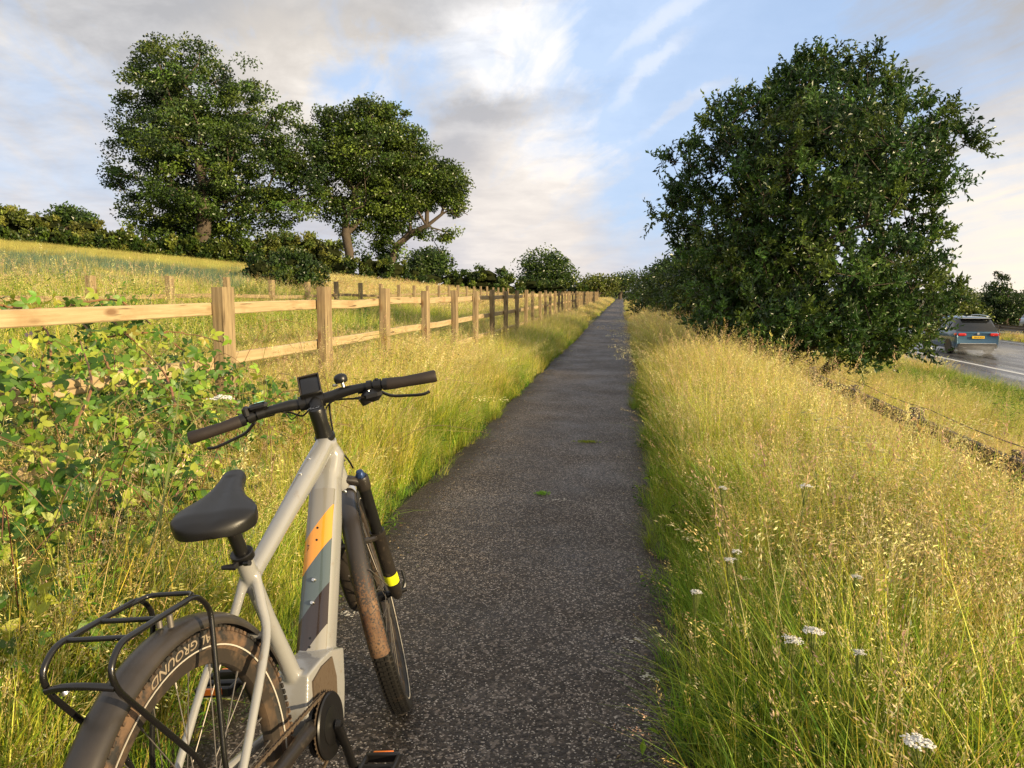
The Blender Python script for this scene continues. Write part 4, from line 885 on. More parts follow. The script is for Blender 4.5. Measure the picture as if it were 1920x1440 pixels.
sad = part('saddle', M['saddle'], [(V, [np.stack([i+j, i+j2, i+nc_+j2, i+nc_+j], -1).reshape(-1, 4), np.array([list(range(nc_-1, -1, -1)), list(range(ns*nc_, ns*nc_+nc_))])])], bike, ang=180)
sad.modifiers.new('sub', 'SUBSURF').render_levels = 2; sad.modifiers['sub'].levels = 2
for s in (-1, 1):
    part('saddle_rail', M['steel'], [tube_vf(smoothpath(S0+np.array([[-.09, s*.03, -.034], [-.05, s*.024, -.046], [.03, s*.022, -.046], [.11, s*.018+.03, -.028]]), 5), .0035, 8)], sad)

# luggage rack
rk = empty('luggage_rack'); rk.parent = bike
for s in (-1, 1):
    P = [[.005, s*.077, .372], [.005, s*.072, .49], [.058, s*.058, .758], [.025, s*.055, .797], [-.19, s*.055, .806], [-.222, s*.057, .778], [-.213, s*.058, .742], [-.06, s*.066, .538], [-.01, s*.077, .385]]
    part('side_rail', M['rackm'], [tube_vf(fillet(P, .032, 6), .0052, 12)], rk)
part('cross_bar', M['rackm'], [tube_vf(fillet([[-.01, .055, .796], [.035, .045, .797], [.035, -.045, .797], [-.01, -.055, .796]], .015, 5), .0045, 10)], rk)
for x, z, dx in ((-.085, .800, 0), (-.165, .804, 0)): part('cross_bar', M['rackm'], [tube_vf([[x, .053, z], [x-dx, -.053, z]], .0045, 10)], rk)
part('cross_bar', M['rackm'], [tube_vf(smoothpath([[-.218, .056, .748], [-.226, .02, .757], [-.226, -.02, .757], [-.216, -.056, .748]], 5), .006, 10)], rk)
for y in (-.011, .011): part('bolt', M['steel'], [lathe_vf([(0, .0055), (.022, .0055), (.024, .003)], (.004, y, .748+.0), (0, 0, 1), 12)], rk)

# drivetrain
cc_ = np.array([.450, -.066, .300]); dr = empty('crankset'); dr.parent = bike
part('chainring', M['chain'], [torus_vf(tuple(cc_), .070, [(-.016, -.0012), (.006, -.0012), (.006, .0012), (-.016, .0012)], 64)]+[(np.array(cc_)+np.array([.078*cos(a), 0, .078*sin(a)])+box_vf((0, 0, 0), (.004, .002, .004))[0], box_vf((0, 0, 0), (1, 1, 1))[1]) for a in np.arange(38)*2*pi/38], dr)
part('chain_guard', M['black'], [torus_vf((cc_[0], -.074, cc_[2]), .064, [(-.030, -.0015), (.010, -.0035), (.013, 0), (.010, .003), (-.030, .0015)], 64), lathe_vf([(-.084, .022), (-.078, .044), (-.060, .046)], (cc_[0], 0, cc_[2]), (0, 1, 0), 32)], dr)
part('motor_cover', M['black'], [lathe_vf([(-.060, .046), (-.052, .066), (-.044, .070)], (cc_[0], 0, cc_[2]), (0, 1, 0), 40), lathe_vf([(.044, .078), (.052, .075), (.062, .05)], (cc_[0], 0, cc_[2]), (0, 1, 0), 40)], bike)
mp_ = np.array([[.432, .36], [.442, .415], [.50, .424], [.565, .418], [.575, .36], [.56, .30]]); Vm = [(q[0], y, q[1]) for y in (-.0505, -.044) for q in mp_]; m_ = len(mp_)
part('motor_panel', M['chain'], [(Vm, [np.array([[i, (i+1) % m_, m_+(i+1) % m_, m_+i] for i in range(m_)]), np.array([list(range(m_)), list(range(2*m_-1, m_-1, -1))])])], bike, ang=20)
ce = np.array([cc_[0]+.115, -.105, cc_[2]-.123]); ce = np.array([.505, -.098, .172])
ce = cc_+unit(np.array([.30, 0, -.95]))*.145; ce[1] = -.098
part('crank_arm', M['black'], [tube_vf([np.array([cc_[0], -.088, cc_[2]]), cc_*.5+ce*.5+np.array([0, -.014, 0]), ce], [.019, .0135, .014], 14, ry=[.013, .008, .009]), lathe_vf([(-.102, .011), (-.09, .013)], (cc_[0], 0, cc_[2]), (0, 1, 0), 16)], dr)
ceL = np.array([cc_[0]*2-ce[0], .098, cc_[2]*2-ce[2]]); part('crank_arm', M['black'], [tube_vf([np.array([cc_[0], .085, cc_[2]]), ceL], [.018, .014], 14, ry=[.012, .009])], dr)
def pedal(c, s):
    root = part('pedal', M['black'], [tube_vf([c+np.array([0, s*.0, 0]), c+np.array([0, s*.105, 0])], .008, 10), box_vf(c+np.array([.042, s*.062, 0]), (.012, .088, .024), .003), box_vf(c+np.array([-.042, s*.062, 0]), (.012, .088, .024), .003), box_vf(c+np.array([0, s*.020, 0]), (.090, .010, .020), .003), box_vf(c+np.array([0, s*.104, 0]), (.090, .010, .020), .003)], dr)
    for x in (-.0488, .0488): part('reflector', M['orange'], [box_vf(c+np.array([x*1.02, s*.062, .004]), (.006, .052, .016), .001)], root)
pedal(ce, -1); pedal(ceL, 1)
cv = []; CA = np.array([.450, -.0635, .377]); CB = np.array([.0, -.048, .405]); n = 42
for k in range(n):
    t0 = k/n; t1 = (k+.9)/n; a = CA*(1-t0)+CB*t0; e = CA*(1-t1)+CB*t1; o_ = .0022 if k % 2 else .0034
    for q in (-1, 1): cv.append(box_vf((a+e)/2+np.array([0, q*o_, 0]), (.0118, .0012, .0075), 0))
    cv.append(lathe_vf([(-.004, .0038), (.004, .0038)], a, (0, 1, 0), 8))
n = 34; CA2 = np.array([.455, -.0655, .230]); CB2 = np.array([.03, -.052, .17])
for k in range(n):
    t0 = k/n; a = CA2*(1-t0)+CB2*t0; cv.append(box_vf(a, (.0125, .006, .007), 0))
part('chain', M['chain'], cv, dr, smooth=False, kind='stuff')
part('cassette', M['chain'], [torus_vf((0, -.046+.004*k, RW), .046-.004*k if False else .030+.004*k*.6, [(-.02, -.0009), (.003, -.0009), (.003, .0009), (-.02, .0009)], 40) for k in range(6)], rw)
part('derailleur', M['black'], [tube_vf(smoothpath([[0, -.082, .33], [.02, -.088, .28], [.03, -.07, .20], [.035, -.06, .16]], 5), .010, 10), lathe_vf([(-.004, .022), (.004, .022)], (.03, -.055, .17), (0, 1, 0), 20), lathe_vf([(-.004, .022), (.004, .022)], (.012, -.055, .24), (0, 1, 0), 20)], bike)
part('chain_stay_guard', M['fork'], [tube_vf([[.40, -.052, .325], [.15, -.067, .350]], [.019, .0135], 12)], bike)
part('kickstand', M['black'], [tube_vf(smoothpath([[.04, .075, .34], [.06, .10, .25], [.09, .20, .03], [.10, .215, .028]], 5), .008, 10)], bike)
# ------------------------------------------------------------------ grass clumps
PROTO = {}
def fan(r, n, rad, h, lean, w, cols, seg=5, hj=.25, curl=1., az=None, top=None):
    """n blades; returns verts, quads, colours"""
    a = r.uniform(0, 2*pi, n); q = rad*np.sqrt(r.random(n)); bx = q*np.cos(a); by = q*np.sin(a)
    da = a+r.normal(0, 1.1, n) if az is None else az+r.normal(0, .6, n)
    hh = h*np.clip(np.exp(r.normal(0, hj, n)), .45, 1.22); le = np.clip(np.abs(r.normal(lean, lean*.5, n)), 0, lean*1.7)
    s = np.linspace(0, 1, seg+1)[None]; hor = le[:, None]*hh[:, None]*(s**2*curl+.15*s); ver = hh[:, None]*(s-.42*np.minimum(le[:, None], 1.1)*s**2.6)
    kx = r.normal(0, .015, (n, 1))*np.sin(s*5+r.uniform(0, 6, (n, 1)))
    X = bx[:, None]+hor*np.cos(da)[:, None]+kx; Y = by[:, None]+hor*np.sin(da)[:, None]+kx; Z = ver-.02
    ww = w*np.exp(r.normal(0, .25, n))[:, None]*np.clip(1.0-s**2.2, .06, 1)*.5
    fa = da+pi/2+r.normal(0, .6, n); sx = np.cos(fa)[:, None]*ww; sy = np.sin(fa)[:, None]*ww
    V = np.stack([np.stack([X-sx, Y-sy, Z], -1), np.stack([X+sx, Y+sy, Z+ww*.3], -1)], 2).reshape(-1, 3)
    i = np.arange(n)[:, None]*(seg+1)*2; j = np.arange(seg)[None]*2; Fq = np.stack([i+j, i+j+1, i+j+3, i+j+2], -1).reshape(-1, 4)
    c = palette(r, n, cols, .18); C = np.repeat(c[:, None], seg+1, 1)
    if top is not None: C = C*(1-s[..., None]**2)+np.array(top)*s[..., None]**2
    C = np.repeat(C[:, :, None], 2, 2).reshape(-1, 3); tip = np.stack([X, Y, Z], -1); return (V, Fq, C), tip
def panicles(r, tips, cols, mode, size=1.):
    """seed heads on stalks; mode 'open' = airy drooping panicle, 'dense' = tight spike, 'comb' = one sided arching plume"""
    V = []; C = []
    for tp in tips:
        L = len(tp); c = np.array(cols[r.integers(0, len(cols))])*np.exp(r.normal(0, .15))
        st, m = {'open': (.70, 28), 'dense': (.84, 22), 'comb': (.62, 74)}[mode]
        u = r.uniform(st, 1, m)*(L-1); k = np.minimum(u.astype(int), L-2); f = (u-k)[:, None]; P = tp[k]*(1-f)+tp[k+1]*f; rel = (u/(L-1)-st)/(1-st)
        if mode == 'open': sp = .016*size*(1.15-rel)[:, None]+.003; off = r.normal(size=(m, 3))*sp*[1, 1, .6]+[0, 0, -.006]; ln = .0076
        elif mode == 'dense': off = r.normal(size=(m, 3))*.0045*size; ln = .0085
        else: sp = .010*size*(1.2-rel)[:, None]; off = r.normal(size=(m, 3))*sp+np.array([0, 0, -1.])*np.abs(r.normal(0, .020, (m, 1)))*size; ln = .0095
        P = P+off; D = unit(unit(tp[k+1]-tp[k])*1.1+off*14+r.normal(0, .22, (m, 3))+[0, 0, -.2]); S = unit(np.cross(D, r.normal(size=(m, 3))))
        l = ln*size*r.uniform(.7, 1.4, (m, 1)); w = l*.13
        V.append(np.stack([P, P+D*l*.45+S*w, P+D*l, P+D*l*.45-S*w], 1).reshape(-1, 3)); C.append(np.repeat(np.clip(c*np.exp(r.normal(0, .15, (m, 1))), 0, 1), 4, 0))
    V = np.concatenate(V); n = len(V)//4; return V, np.arange(n)[:, None]*4+np.array([[0, 1, 2, 3]]), np.concatenate(C)
GREEN = [(.12, .25, .020), (.19, .34, .026), (.28, .41, .034), (.065, .16, .015), (.38, .48, .04)]
YELL = [(.56, .56, .05), (.68, .62, .08), (.46, .52, .045), (.70, .62, .14)]
STRAW = [(.72, .62, .24), (.66, .55, .18), (.80, .73, .36), (.58, .43, .17), (.70, .58, .22)]
PINK = [(.70, .48, .32), (.74, .54, .36), (.60, .40, .25)]
LUSH = [(.04, .10, .012), (.06, .13, .016), (.085, .16, .02)]
BROWN = [(.20, .12, .05), (.28, .17, .07), (.14, .08, .03)]
def new_protos(key, makers, nvar):
    col = bpy.data.collections.new('clumps_'+key); PROTO[key] = (col, len(makers)*nvar)
    k = 0
    for mi, mk in enumerate(makers):
        for v in range(nvar):
            b = MB(); mk(b, np.random.default_rng(hash((len(key), mi, v)) % 9999+mi*31+v)); me = b.mesh('%s_%02d' % (key, k), M['grass'])
            o = bpy.data.objects.new('%s_%02d' % (key, k), me); col.objects.link(o); k += 1
def addf(b, t): b.add(t[0], t[1], color=t[2])
def mk_tall(b, r, hay=1., h=.55, straw=STRAW):
    addf(b, fan(r, 36, .10, h*.80, .26, .0046, GREEN+YELL, 5, top=(.66, .60, .09))[0])
    addf(b, fan(r, 5, .08, h*.80, .45, .0055, GREEN[2:]+YELL[:2], 6, hj=.1)[0])
    addf(b, fan(r, 12, .10, h*.6, .45, .0040, YELL+STRAW[:2], 4)[0])
    s, t = fan(r, int(12*hay), .10, h*1.0, .29, .0028, YELL+STRAW, 7, hj=.16); addf(b, s); addf(b, panicles(r, t, straw, 'open'))
def mk_pink(b, r): mk_tall(b, r, 1.1, .52, PINK+STRAW[:2])
def mk_comb(b, r):
    addf(b, fan(r, 24, .09, .36, .4, .0045, GREEN+YELL, 5)[0])
    s, t = fan(r, 9, .08, .72, .60, .0028, YELL+STRAW, 9, hj=.12); addf(b, s); addf(b, panicles(r, t, STRAW[:1]+STRAW[2:3]+STRAW, 'comb', 1.4))
def mk_green(b, r):
    addf(b, fan(r, 46, .11, .44, .45, .0052, GREEN, 6, top=(.38, .50, .06))[0])
    addf(b, fan(r, 10, .09, .40, .6, .0065, GREEN, 6, hj=.1)[0])
    s, t = fan(r, 3, .08, .55, .3, .002, YELL, 6); addf(b, s); addf(b, panicles(r, t, STRAW, 'dense'))
def mk_spike(b, r):
    addf(b, fan(r, 30, .10, .38, .38, .0046, GREEN+YELL[:2], 5)[0])
    s, t = fan(r, 9, .09, .66, .22, .0022, YELL+STRAW, 6, hj=.15); addf(b, s); addf(b, panicles(r, t, STRAW+PINK, 'dense', 1.2))
def mk_thatch(b, r):
    addf(b, fan(r, 30, .10, .17, .9, .0035, BROWN+STRAW[:2]+GREEN[:2], 4)[0]); addf(b, fan(r, 16, .1, .2, .5, .004, GREEN, 4)[0])
def mk_short(b, r):
    addf(b, fan(r, 60, .11, .15, .6, .0042, GREEN+LUSH, 4)[0])
def weed_leaves(b, r, n, rad, h, size, cols):
    P = np.stack([r.normal(0, rad, n), r.normal(0, rad, n), r.uniform(.03, h, n)], -1); D = unit(np.stack([r.normal(size=n), r.normal(size=n), r.normal(.25, .4, n)], -1))
    V, Fq, c = leaf_quads(P, D, size, .42, palette(r, n, cols), r, .15, up=1.5); b.add(V, Fq, color=c)
def mk_weed(b, r):
    weed_leaves(b, r, 46, .09, .24, .06, LUSH+GREEN[:2]); addf(b, fan(r, 16, .1, .38, .4, .004, GREEN, 5)[0])
def mk_herb(b, r):   # leafy upright stems, pale green
    s, t = fan(r, 7, .08, .55, .15, .004, GREEN, 6, hj=.1); addf(b, s)
    for tp in t:
        for q in np.linspace(1, len(tp)-1.2, 12):
            k = int(q); p0 = tp[k]*(1-q+k)+tp[min(k+1, len(tp)-1)]*(q-k); D = unit(np.stack([r.normal(size=3), r.normal(size=3), r.uniform(-.1, .7, 3)], -1))
            V, Fq, c = leaf_quads(np.tile(p0, (3, 1)), D, .036, .17, palette(r, 3, GREEN+LUSH), r, .1); b.add(V, Fq, color=c)
def mk_crop(b, r, blue=False):
    cols = [(.12, .20, .13), (.10, .17, .12), (.15, .23, .14)] if blue else [(.30, .33, .06), (.36, .36, .08), (.26, .30, .05), (.42, .38, .12)]
    addf(b, fan(r, 70, .28, .62, .10, .009, cols, 3, hj=.06, top=None if blue else (.50, .46, .12))[0])
new_protos('near', [mk_tall, mk_pink, mk_comb, mk_green, mk_spike, mk_thatch, mk_short, mk_weed, mk_herb], 4)
# index blocks of four: 0 tall 4 pink 8 comb 12 green 16 spike 20 thatch 24 short 28 weed 32 herb
def wide(fn, k): 
    def f(b, r):
        fn(b, r)
        for i in range(len(b.v)): pass
    return f
def mk_far(b, r, cols, top, h):
    addf(b, fan(r, 70, .26, h*.75, .35, .011, cols, 3, top=top)[0])
    s, t = fan(r, 26, .26, h, .35, .006, YELL+STRAW, 4, hj=.15); addf(b, s); addf(b, panicles(r, t, STRAW+PINK[:1], 'open', 2.1) if False else panicles(r, t[:, :], STRAW+PINK[:1], 'dense', 3.))
new_protos('distant', [lambda b, r: mk_far(b, r, GREEN+YELL, (.34, .34, .07), .55), lambda b, r: mk_far(b, r, YELL+STRAW[:2], (.50, .40, .16), .60), lambda b, r: mk_far(b, r, LUSH+GREEN, None, .42), lambda b, r: mk_crop(b, r), lambda b, r: mk_crop(b, r, True)], 3)
# 0 mixed 3 golden 6 green 9 crop 12 blue crop

def scatter(name, key, P, idx, scl, label, cat='grass', tilt=.12, seed=1, lean=(0, 0)):
    r = np.random.default_rng(seed); n = len(P); col, _ = PROTO[key]
    me = bpy.data.meshes.new(name); me.vertices.add(n); me.vertices.foreach_set('co', P.astype(np.float32).ravel())
    rot = np.stack([r.normal(lean[0], tilt, n), r.normal(lean[1], tilt, n), r.uniform(0, 2*pi, n)], -1)
    for nm, ty, prop, d in (('rot', 'FLOAT_VECTOR', 'vector', rot), ('scl', 'FLOAT', 'value', scl), ('pick', 'INT', 'value', idx)):
        a = me.attributes.new(nm, ty, 'POINT'); a.data.foreach_set(prop, (d.astype(np.int32) if ty == 'INT' else d.astype(np.float32)).ravel())
    o = bpy.data.objects.new(name, me); COL.objects.link(o); me.materials.append(M['grass']); tag(o, label, cat, kind='stuff')
    ng = bpy.data.node_groups.new('scatter_'+name, 'GeometryNodeTree'); ng.interface.new_socket('Geometry', in_out='INPUT', socket_type='NodeSocketGeometry'); ng.interface.new_socket('Geometry', in_out='OUTPUT', socket_type='NodeSocketGeometry')
    N = ng.nodes; gi = N.new('NodeGroupInput'); go = N.new('NodeGroupOutput'); ip = N.new('GeometryNodeInstanceOnPoints'); ci = N.new('GeometryNodeCollectionInfo')
    ci.inputs[0].default_value = col; ci.inputs['Separate Children'].default_value = True; ci.inputs['Reset Children'].default_value = True
    def na(nm, ty): a = N.new('GeometryNodeInputNamedAttribute'); a.data_type = ty; a.inputs[0].default_value = nm; return a.outputs[0]
    L = ng.links; L.new(gi.outputs[0], ip.inputs['Points']); L.new(ci.outputs[0], ip.inputs['Instance']); ip.inputs['Pick Instance'].default_value = True
    L.new(na('pick', 'INT'), ip.inputs['Instance Index']); L.new(na('scl', 'FLOAT'), ip.inputs['Scale'])
    er = N.new('FunctionNodeEulerToRotation'); L.new(na('rot', 'FLOAT_VECTOR'), er.inputs[0]); L.new(er.outputs[0], ip.inputs['Rotation'])
    L.new(ip.outputs[0], go.inputs[0]); md = o.modifiers.new('scatter', 'NODES'); md.node_group = ng; return o
def vnoise(x, y, s, seed=0):
    r = np.random.default_rng(seed); v = np.zeros_like(x, dtype=float)
    for k in range(5): a, b, c = r.normal(0, 1, 2), r.uniform(0, 6), 0; v += np.sin(x*a[0]*s+y*a[1]*s+b)
    return v/3.2
def jgrid(x0, x1, y0, y1, sp, seed):
    r = np.random.default_rng(seed); xs = np.arange(x0, x1, sp); ys = np.arange(y0, y1, sp); X, Y = np.meshgrid(xs, ys); X = X+r.uniform(-.5, .5, X.shape)*sp; Y = Y+r.uniform(-.5, .5, Y.shape)*sp
    X = X.ravel(); Y = Y.ravel(); az = np.degrees(np.arctan2(X, Y))+8.2; k = (np.abs(az) < 43) | (np.hypot(X, Y) < 1.5); k &= Y > .15
    return X[k], Y[k]
def choose(r, n, probs):
    """probs: list of (block start, block size, weight array)"""
    Wt = np.stack([np.broadcast_to(p[2], (n,)) for p in probs], 1).astype(float); Wt = np.clip(Wt, 1e-6, None); Wt /= Wt.sum(1, keepdims=True); cs = Wt.cumsum(1); u = r.random(n)[:, None]; k = (u > cs).sum(1).clip(0, len(probs)-1)
    st = np.array([p[0] for p in probs]); sz = np.array([p[1] for p in probs]); return st[k]+(r.random(n)*sz[k]).astype(int)
def put(name, label, key, x, y, probs, base, seed, tilt=.12, sj=.15, hmul=None, lean=(0, 0), cat='grass'):
    r = np.random.default_rng(seed); n = len(x); s = base*np.clip(np.exp(r.normal(0, sj, n)), .7, 1.2)*(1+(.16*vnoise(x, y, 5., seed)+.10*vnoise(x, y, 1.6, seed+5))*(key == 'near'))
    if hmul is not None: s = s*hmul
    idx = choose(r, n, probs); P = np.stack([x, y, gz(x, y)], -1); return scatter(name, key, P, idx, s, label, cat, tilt, seed, lean)

# left verge, up to and under the fence
x, y = jgrid(-4.6, -1.14, .2, 11, .086, 1); edge = -1.27+.12*vnoise(x, y, 2.6, 4)-.05*sstep(y, 4, 12)+.16*sstep(y, 5.2, 3.0)*sstep(y, 2., 3.4)*0
k = x < edge; x, y = x[k], y[k]; e = edge[k]-x; n1 = vnoise(x, y, 1.3, 8); n2 = vnoise(x, y, .8, 9)
near_bike = sstep(y, 2.6, 1.2)
put('long_grass', 'tall golden green grass filling the left verge between the path and the timber fence', 'near', x, y,
    [(0, 4, (1.2+.6*n1+.5*sstep(y, 3, 6))*sstep(e, .02, .4)), (4, 4, (.35+.4*n2)*sstep(e, .1, .5)), (8, 4, (.25+.7*sstep(y, 4, 1.5))*sstep(e, .3, .7)), (12, 4, .85-.5*n1), (16, 4, .5), (20, 4, 1.2*sstep(e, .16, .0)), (24, 4, 1.6*sstep(e, .22, .0)), (28, 4, .9*sstep(e, .45, .1)*(n2 > .35)+.05), (32, 4, .03)],
    1., 101, hmul=.36+.68*sstep(e, .0, .5)+.10*sstep(e, .8, 1.3)*(x > -3.1)-.26*sstep(x, -1.65, -1.9)*sstep(y, 5.2, 4.4))
x, y = jgrid(-4.6, -1.2, 11, 30, .15, 2); k = x < -1.36+.05*vnoise(x, y, 2.2, 4); x, y = x[k], y[k]; e = -1.36-x; n1 = vnoise(x, y, .9, 8)
put('long_grass', 'tall yellow green grass of the left verge farther down the path', 'near', x, y, [(0, 4, 1+.6*n1), (4, 4, .5), (8, 4, .2), (12, 4, .9-.4*n1), (16, 4, .5)], 1.3, 102, hmul=.42+.28*sstep(e, 0, .5))
# right verge
x, y = jgrid(.0, 4.9, .2, 11, .088, 3); edge = .17+.12*vnoise(x, y, 2.8, 14)-.09*np.exp(-((y-3.35)/.3)**2)
k = x > edge; x, y = x[k], y[k]; e = x-edge[k]; n1 = vnoise(x, y, 1.2, 18); n2 = vnoise(x, y, .9, 19); gap = 1-.5*np.exp(-((x-2.32)/.30)**2)-.25*sstep(x, 2.2, 3.)
put('long_grass', 'tall straw coloured flowering grass covering the right bank beside the path', 'near', x, y,
    [(0, 4, (1.35+.5*n1)*sstep(e, .05, .6)), (4, 4, (.25+.4*n2)*sstep(e, .2, .6)), (8, 4, (.8+.8*sstep(y, 5, 2))*sstep(e, .8, 1.3)), (12, 4, 1.0+1.2*sstep(e, .8, .1)+.9*sstep(y, 3.5, 1.5)-.4*n1), (16, 4, .6), (20, 4, 1.6*sstep(e, .22, .0)), (24, 4, 1.0*sstep(e, .18, .0)), (28, 4, .7*sstep(e, .6, .1)*(n2 > 0)+.06), (32, 4, 0.)],
    1.05, 103, hmul=(.30+.74*sstep(e, .0, .5))*gap, lean=(0, -.08))
x, y = jgrid(.1, 10.4, 11, 30, .16, 4); k = (x > .26+.05*vnoise(x, y, 2.2, 4)); x, y = x[k], y[k]; e = x-.26; n1 = vnoise(x, y, .9, 8)
put('long_grass', 'tall golden grass of the right verge round and beyond the large bushy tree', 'near', x, y, [(0, 4, (1.2+.4*n1)*(1-.8*sstep(x, 5, 7.5))), (4, 4, .5*(1-.8*sstep(x, 4, 7))), (8, 4, .3*(1-.8*sstep(x, 5, 8))), (12, 4, .5+1.5*sstep(x, 4.5, 7)), (16, 4, .3), (28, 4, .1+2.2*sstep(x, 5.5, 8)), (32, 4, 1.4*sstep(x, 5, 7.5))], 1.35, 104, hmul=(.5+.42*sstep(e, 0, .5))*(1-.4*sstep(x, 5, 9.)))
x, y = jgrid(4.8, 10.45, 2, 11, .15, 5); n1 = vnoise(x, y, .8, 5); put('bank_weeds', 'green leafy weeds and hay on the bank beside the wet road', 'near', x, y, [(0, 4, 1.3-1.1*sstep(x, 5.2, 7.5)), (12, 4, .7), (28, 4, .2+1.8*sstep(x, 6, 8)), (32, 4, .3+.8*sstep(x, 6, 8)+.3*n1)], 1.4, 105, cat='weeds', hmul=.68-.28*sstep(x, 7.5, 10.4))
# strip behind the fence and the field
x, y = jgrid(-13., -4.5, 2, 26, .20, 6); n1 = vnoise(x, y, .7, 5); put('meadow', 'rough green meadow grass behind the timber fence', 'near', x, y, [(0, 4, .8+.4*n1), (12, 4, 1.6-.3*n1), (16, 4, .4), (24, 4, .2), (32, 4, .3)], 1.45, 106, hmul=(.98-.05*sstep(-x, 5, 6.)+.16*sstep(-x,6.,6.8))*(1-.3*sstep(y, 12, 18)))
x, y = jgrid(-12, -1.35, 26, 130, .55, 7); k = ~((x > -1.5) & (x < .4)); x, y = x[k], y[k]; n1 = vnoise(x, y, .3, 5); put('meadow', 'distant rough grass left of the path and behind the far part of the timber fence', 'distant', x, y, [(0, 3, 1.2-.3*n1), (3, 3, .7+.6*n1), (6, 3, .7*(x < -4))], 1.0, 107, hmul=.45+.32*sstep(-1.4-x, 0, 1.2)+.2*sstep(-x, 5, 9))
x, y = jgrid(.35, 10.4, 26, 130, .55, 8); put('meadow', 'distant golden verge grass right of the path', 'distant', x, y, [(0, 3, .8), (3, 3, 1.2), (6, 3, .3)], 1.0, 108, hmul=.45+.5*sstep(x, .3, 1.3))
x, y = jgrid(-50, -11.5, 10, 66, .36, 9)
pxs = (x*cos(PSI)+y*sin(PSI))/(-x*sin(PSI)+y*cos(PSI))*F+960; k = (pxs < 462)&((-x*sin(PSI)+y*cos(PSI)) < 48.5+(pxs+60)*.012); x, y, pxs = x[k], y[k], pxs[k]; n1 = vnoise(x, y, .22, 15)+vnoise(x, y, .5, 16)*.5; tr = np.abs(np.sin((x*.9+y*.5)*.55))
dist = np.hypot(x, y); bluez = sstep(dist, 14, 20)*sstep(dist, 40, 28)
put('crop_field', 'ripening cereal crop, yellow green with blue green patches, rising to the hedge', 'distant', x, y, [(0, 3, 1.2*sstep(dist, 24, 14)), (3, 3, .5*sstep(dist, 22, 14)), (9, 3, 1.3), (12, 3, np.clip(5*bluez*(n1 > -.15), 0, 9))], 1.15, 109, tilt=.06, sj=.08, cat='crop')
x, y = jgrid(-36, -11, 20, 60, .5, 10); pxs = (x*cos(PSI)+y*sin(PSI))/(-x*sin(PSI)+y*cos(PSI))*F+960; k = pxs > 455; x, y = x[k], y[k]
put('meadow', 'rough pasture with golden seed heads below the middle oak', 'distant', x, y, [(0, 3, 1.), (3, 3, .7+.5*vnoise(x, y, .3, 3)), (6, 3, .9)], 1., 110)
x, y = jgrid(21.3, 24.1, 15, 90, .5, 11); put('central_reservation_grass', 'dry yellow grass in the central reservation under the crash barrier', 'distant', x, y, [(0, 3, .6), (3, 3, 1.)], .5, 111)
x, y = jgrid(34.5, 48, 30, 90, .7, 12); put('far_verge_grass', 'yellow grass strip on the far side of the dual carriageway', 'distant', x, y, [(0, 3, .6), (3, 3, 1.4)], 1., 112)

# moss tufts and droppings on the path
def tuft(px, py, lx, ly, label, seed, n=260):
    r = np.random.default_rng(seed); c = onplane(px, py, .006); P = np.stack([r.normal(0, lx, n), r.normal(0, ly, n), np.zeros(n)], -1); b = MB()
    D = unit(np.stack([r.normal(0, .7, n), r.normal(0, .7, n), np.ones(n)], -1)); V, Fq, cc = leaf_quads(P, D, .018, .2, palette(r, n, [(.30, .50, .05), (.42, .58, .08), (.22, .38, .03)]), r, .1); b.add(V, Fq, color=cc)
    o = b.build('grass_tuft', M['grass'], kind=None); o.location = c; tag(o, label, 'grass tuft')
tuft(1103, 829, .055, .022, 'flat elongated green tuft lying near the right edge of the path', 1, 420); tuft(1017, 926, .022, .020, 'small round green tuft in the middle of the path', 2, 200)
r = np.random.default_rng(44); n = 1500; yl = r.uniform(1.2, 16, n)**1.0; sd2 = r.random(n) < .5; xl = np.where(sd2, -1.28+np.abs(r.normal(0, .12, n)), .20-np.abs(r.normal(0, .10, n))); P = np.stack([xl, yl, np.full(n, .007)], -1)
a_ = r.uniform(0, 2*pi, n); b = MB(); V, Fq, cc = leaf_quads(P, np.stack([np.cos(a_), np.sin(a_), r.uniform(0, .25, n)], -1), .020, .28, palette(r, n, [(.20, .13, .06), (.30, .22, .11), (.12, .075, .04), (.42, .34, .18), (.10, .14, .03)]), r, .12, up=3); b.add(V, Fq, color=cc)
b.build('leaf_litter', M['grass'], None, kind='stuff', label='dead grass bits and litter strewn along both edges of the path', cat='litter')
def splat(px, py, s, label, seed):
    r = np.random.default_rng(seed); c = onplane(px, py, .0065); b = MB()
    for k in range(26):
        q = r.normal(0, s, 2)*[1.3, .8]; rr = r.uniform(.002, .007); m = 7; a = np.linspace(0, 2*pi, m, endpoint=False); rj = rr*r.uniform(.6, 1.3, m)
        V = np.concatenate([np.stack([q[0]+rj*np.cos(a), q[1]+rj*np.sin(a), np.zeros(m)], -1), [[q[0], q[1], .0012+k*.00004]]]); b.add(V, np.array([[i, (i+1) % m, m] for i in range(m)]))
    o = b.build('bird_dropping', M['white'], kind='stuff'); o.location = c; tag(o, label, 'bird dropping')
splat(1188, 1198, .022, 'pale speckled dropping near the lower right of the path', 3); splat(1045, 937, .03, 'faint pale smear beside the small round tuft', 4); splat(1215, 1270, .015, 'smallest pale speck cluster at the right edge of the path', 5); splat(650, 1150, .02, 'pale speckle between the bicycle frame and its front wheel', 6)

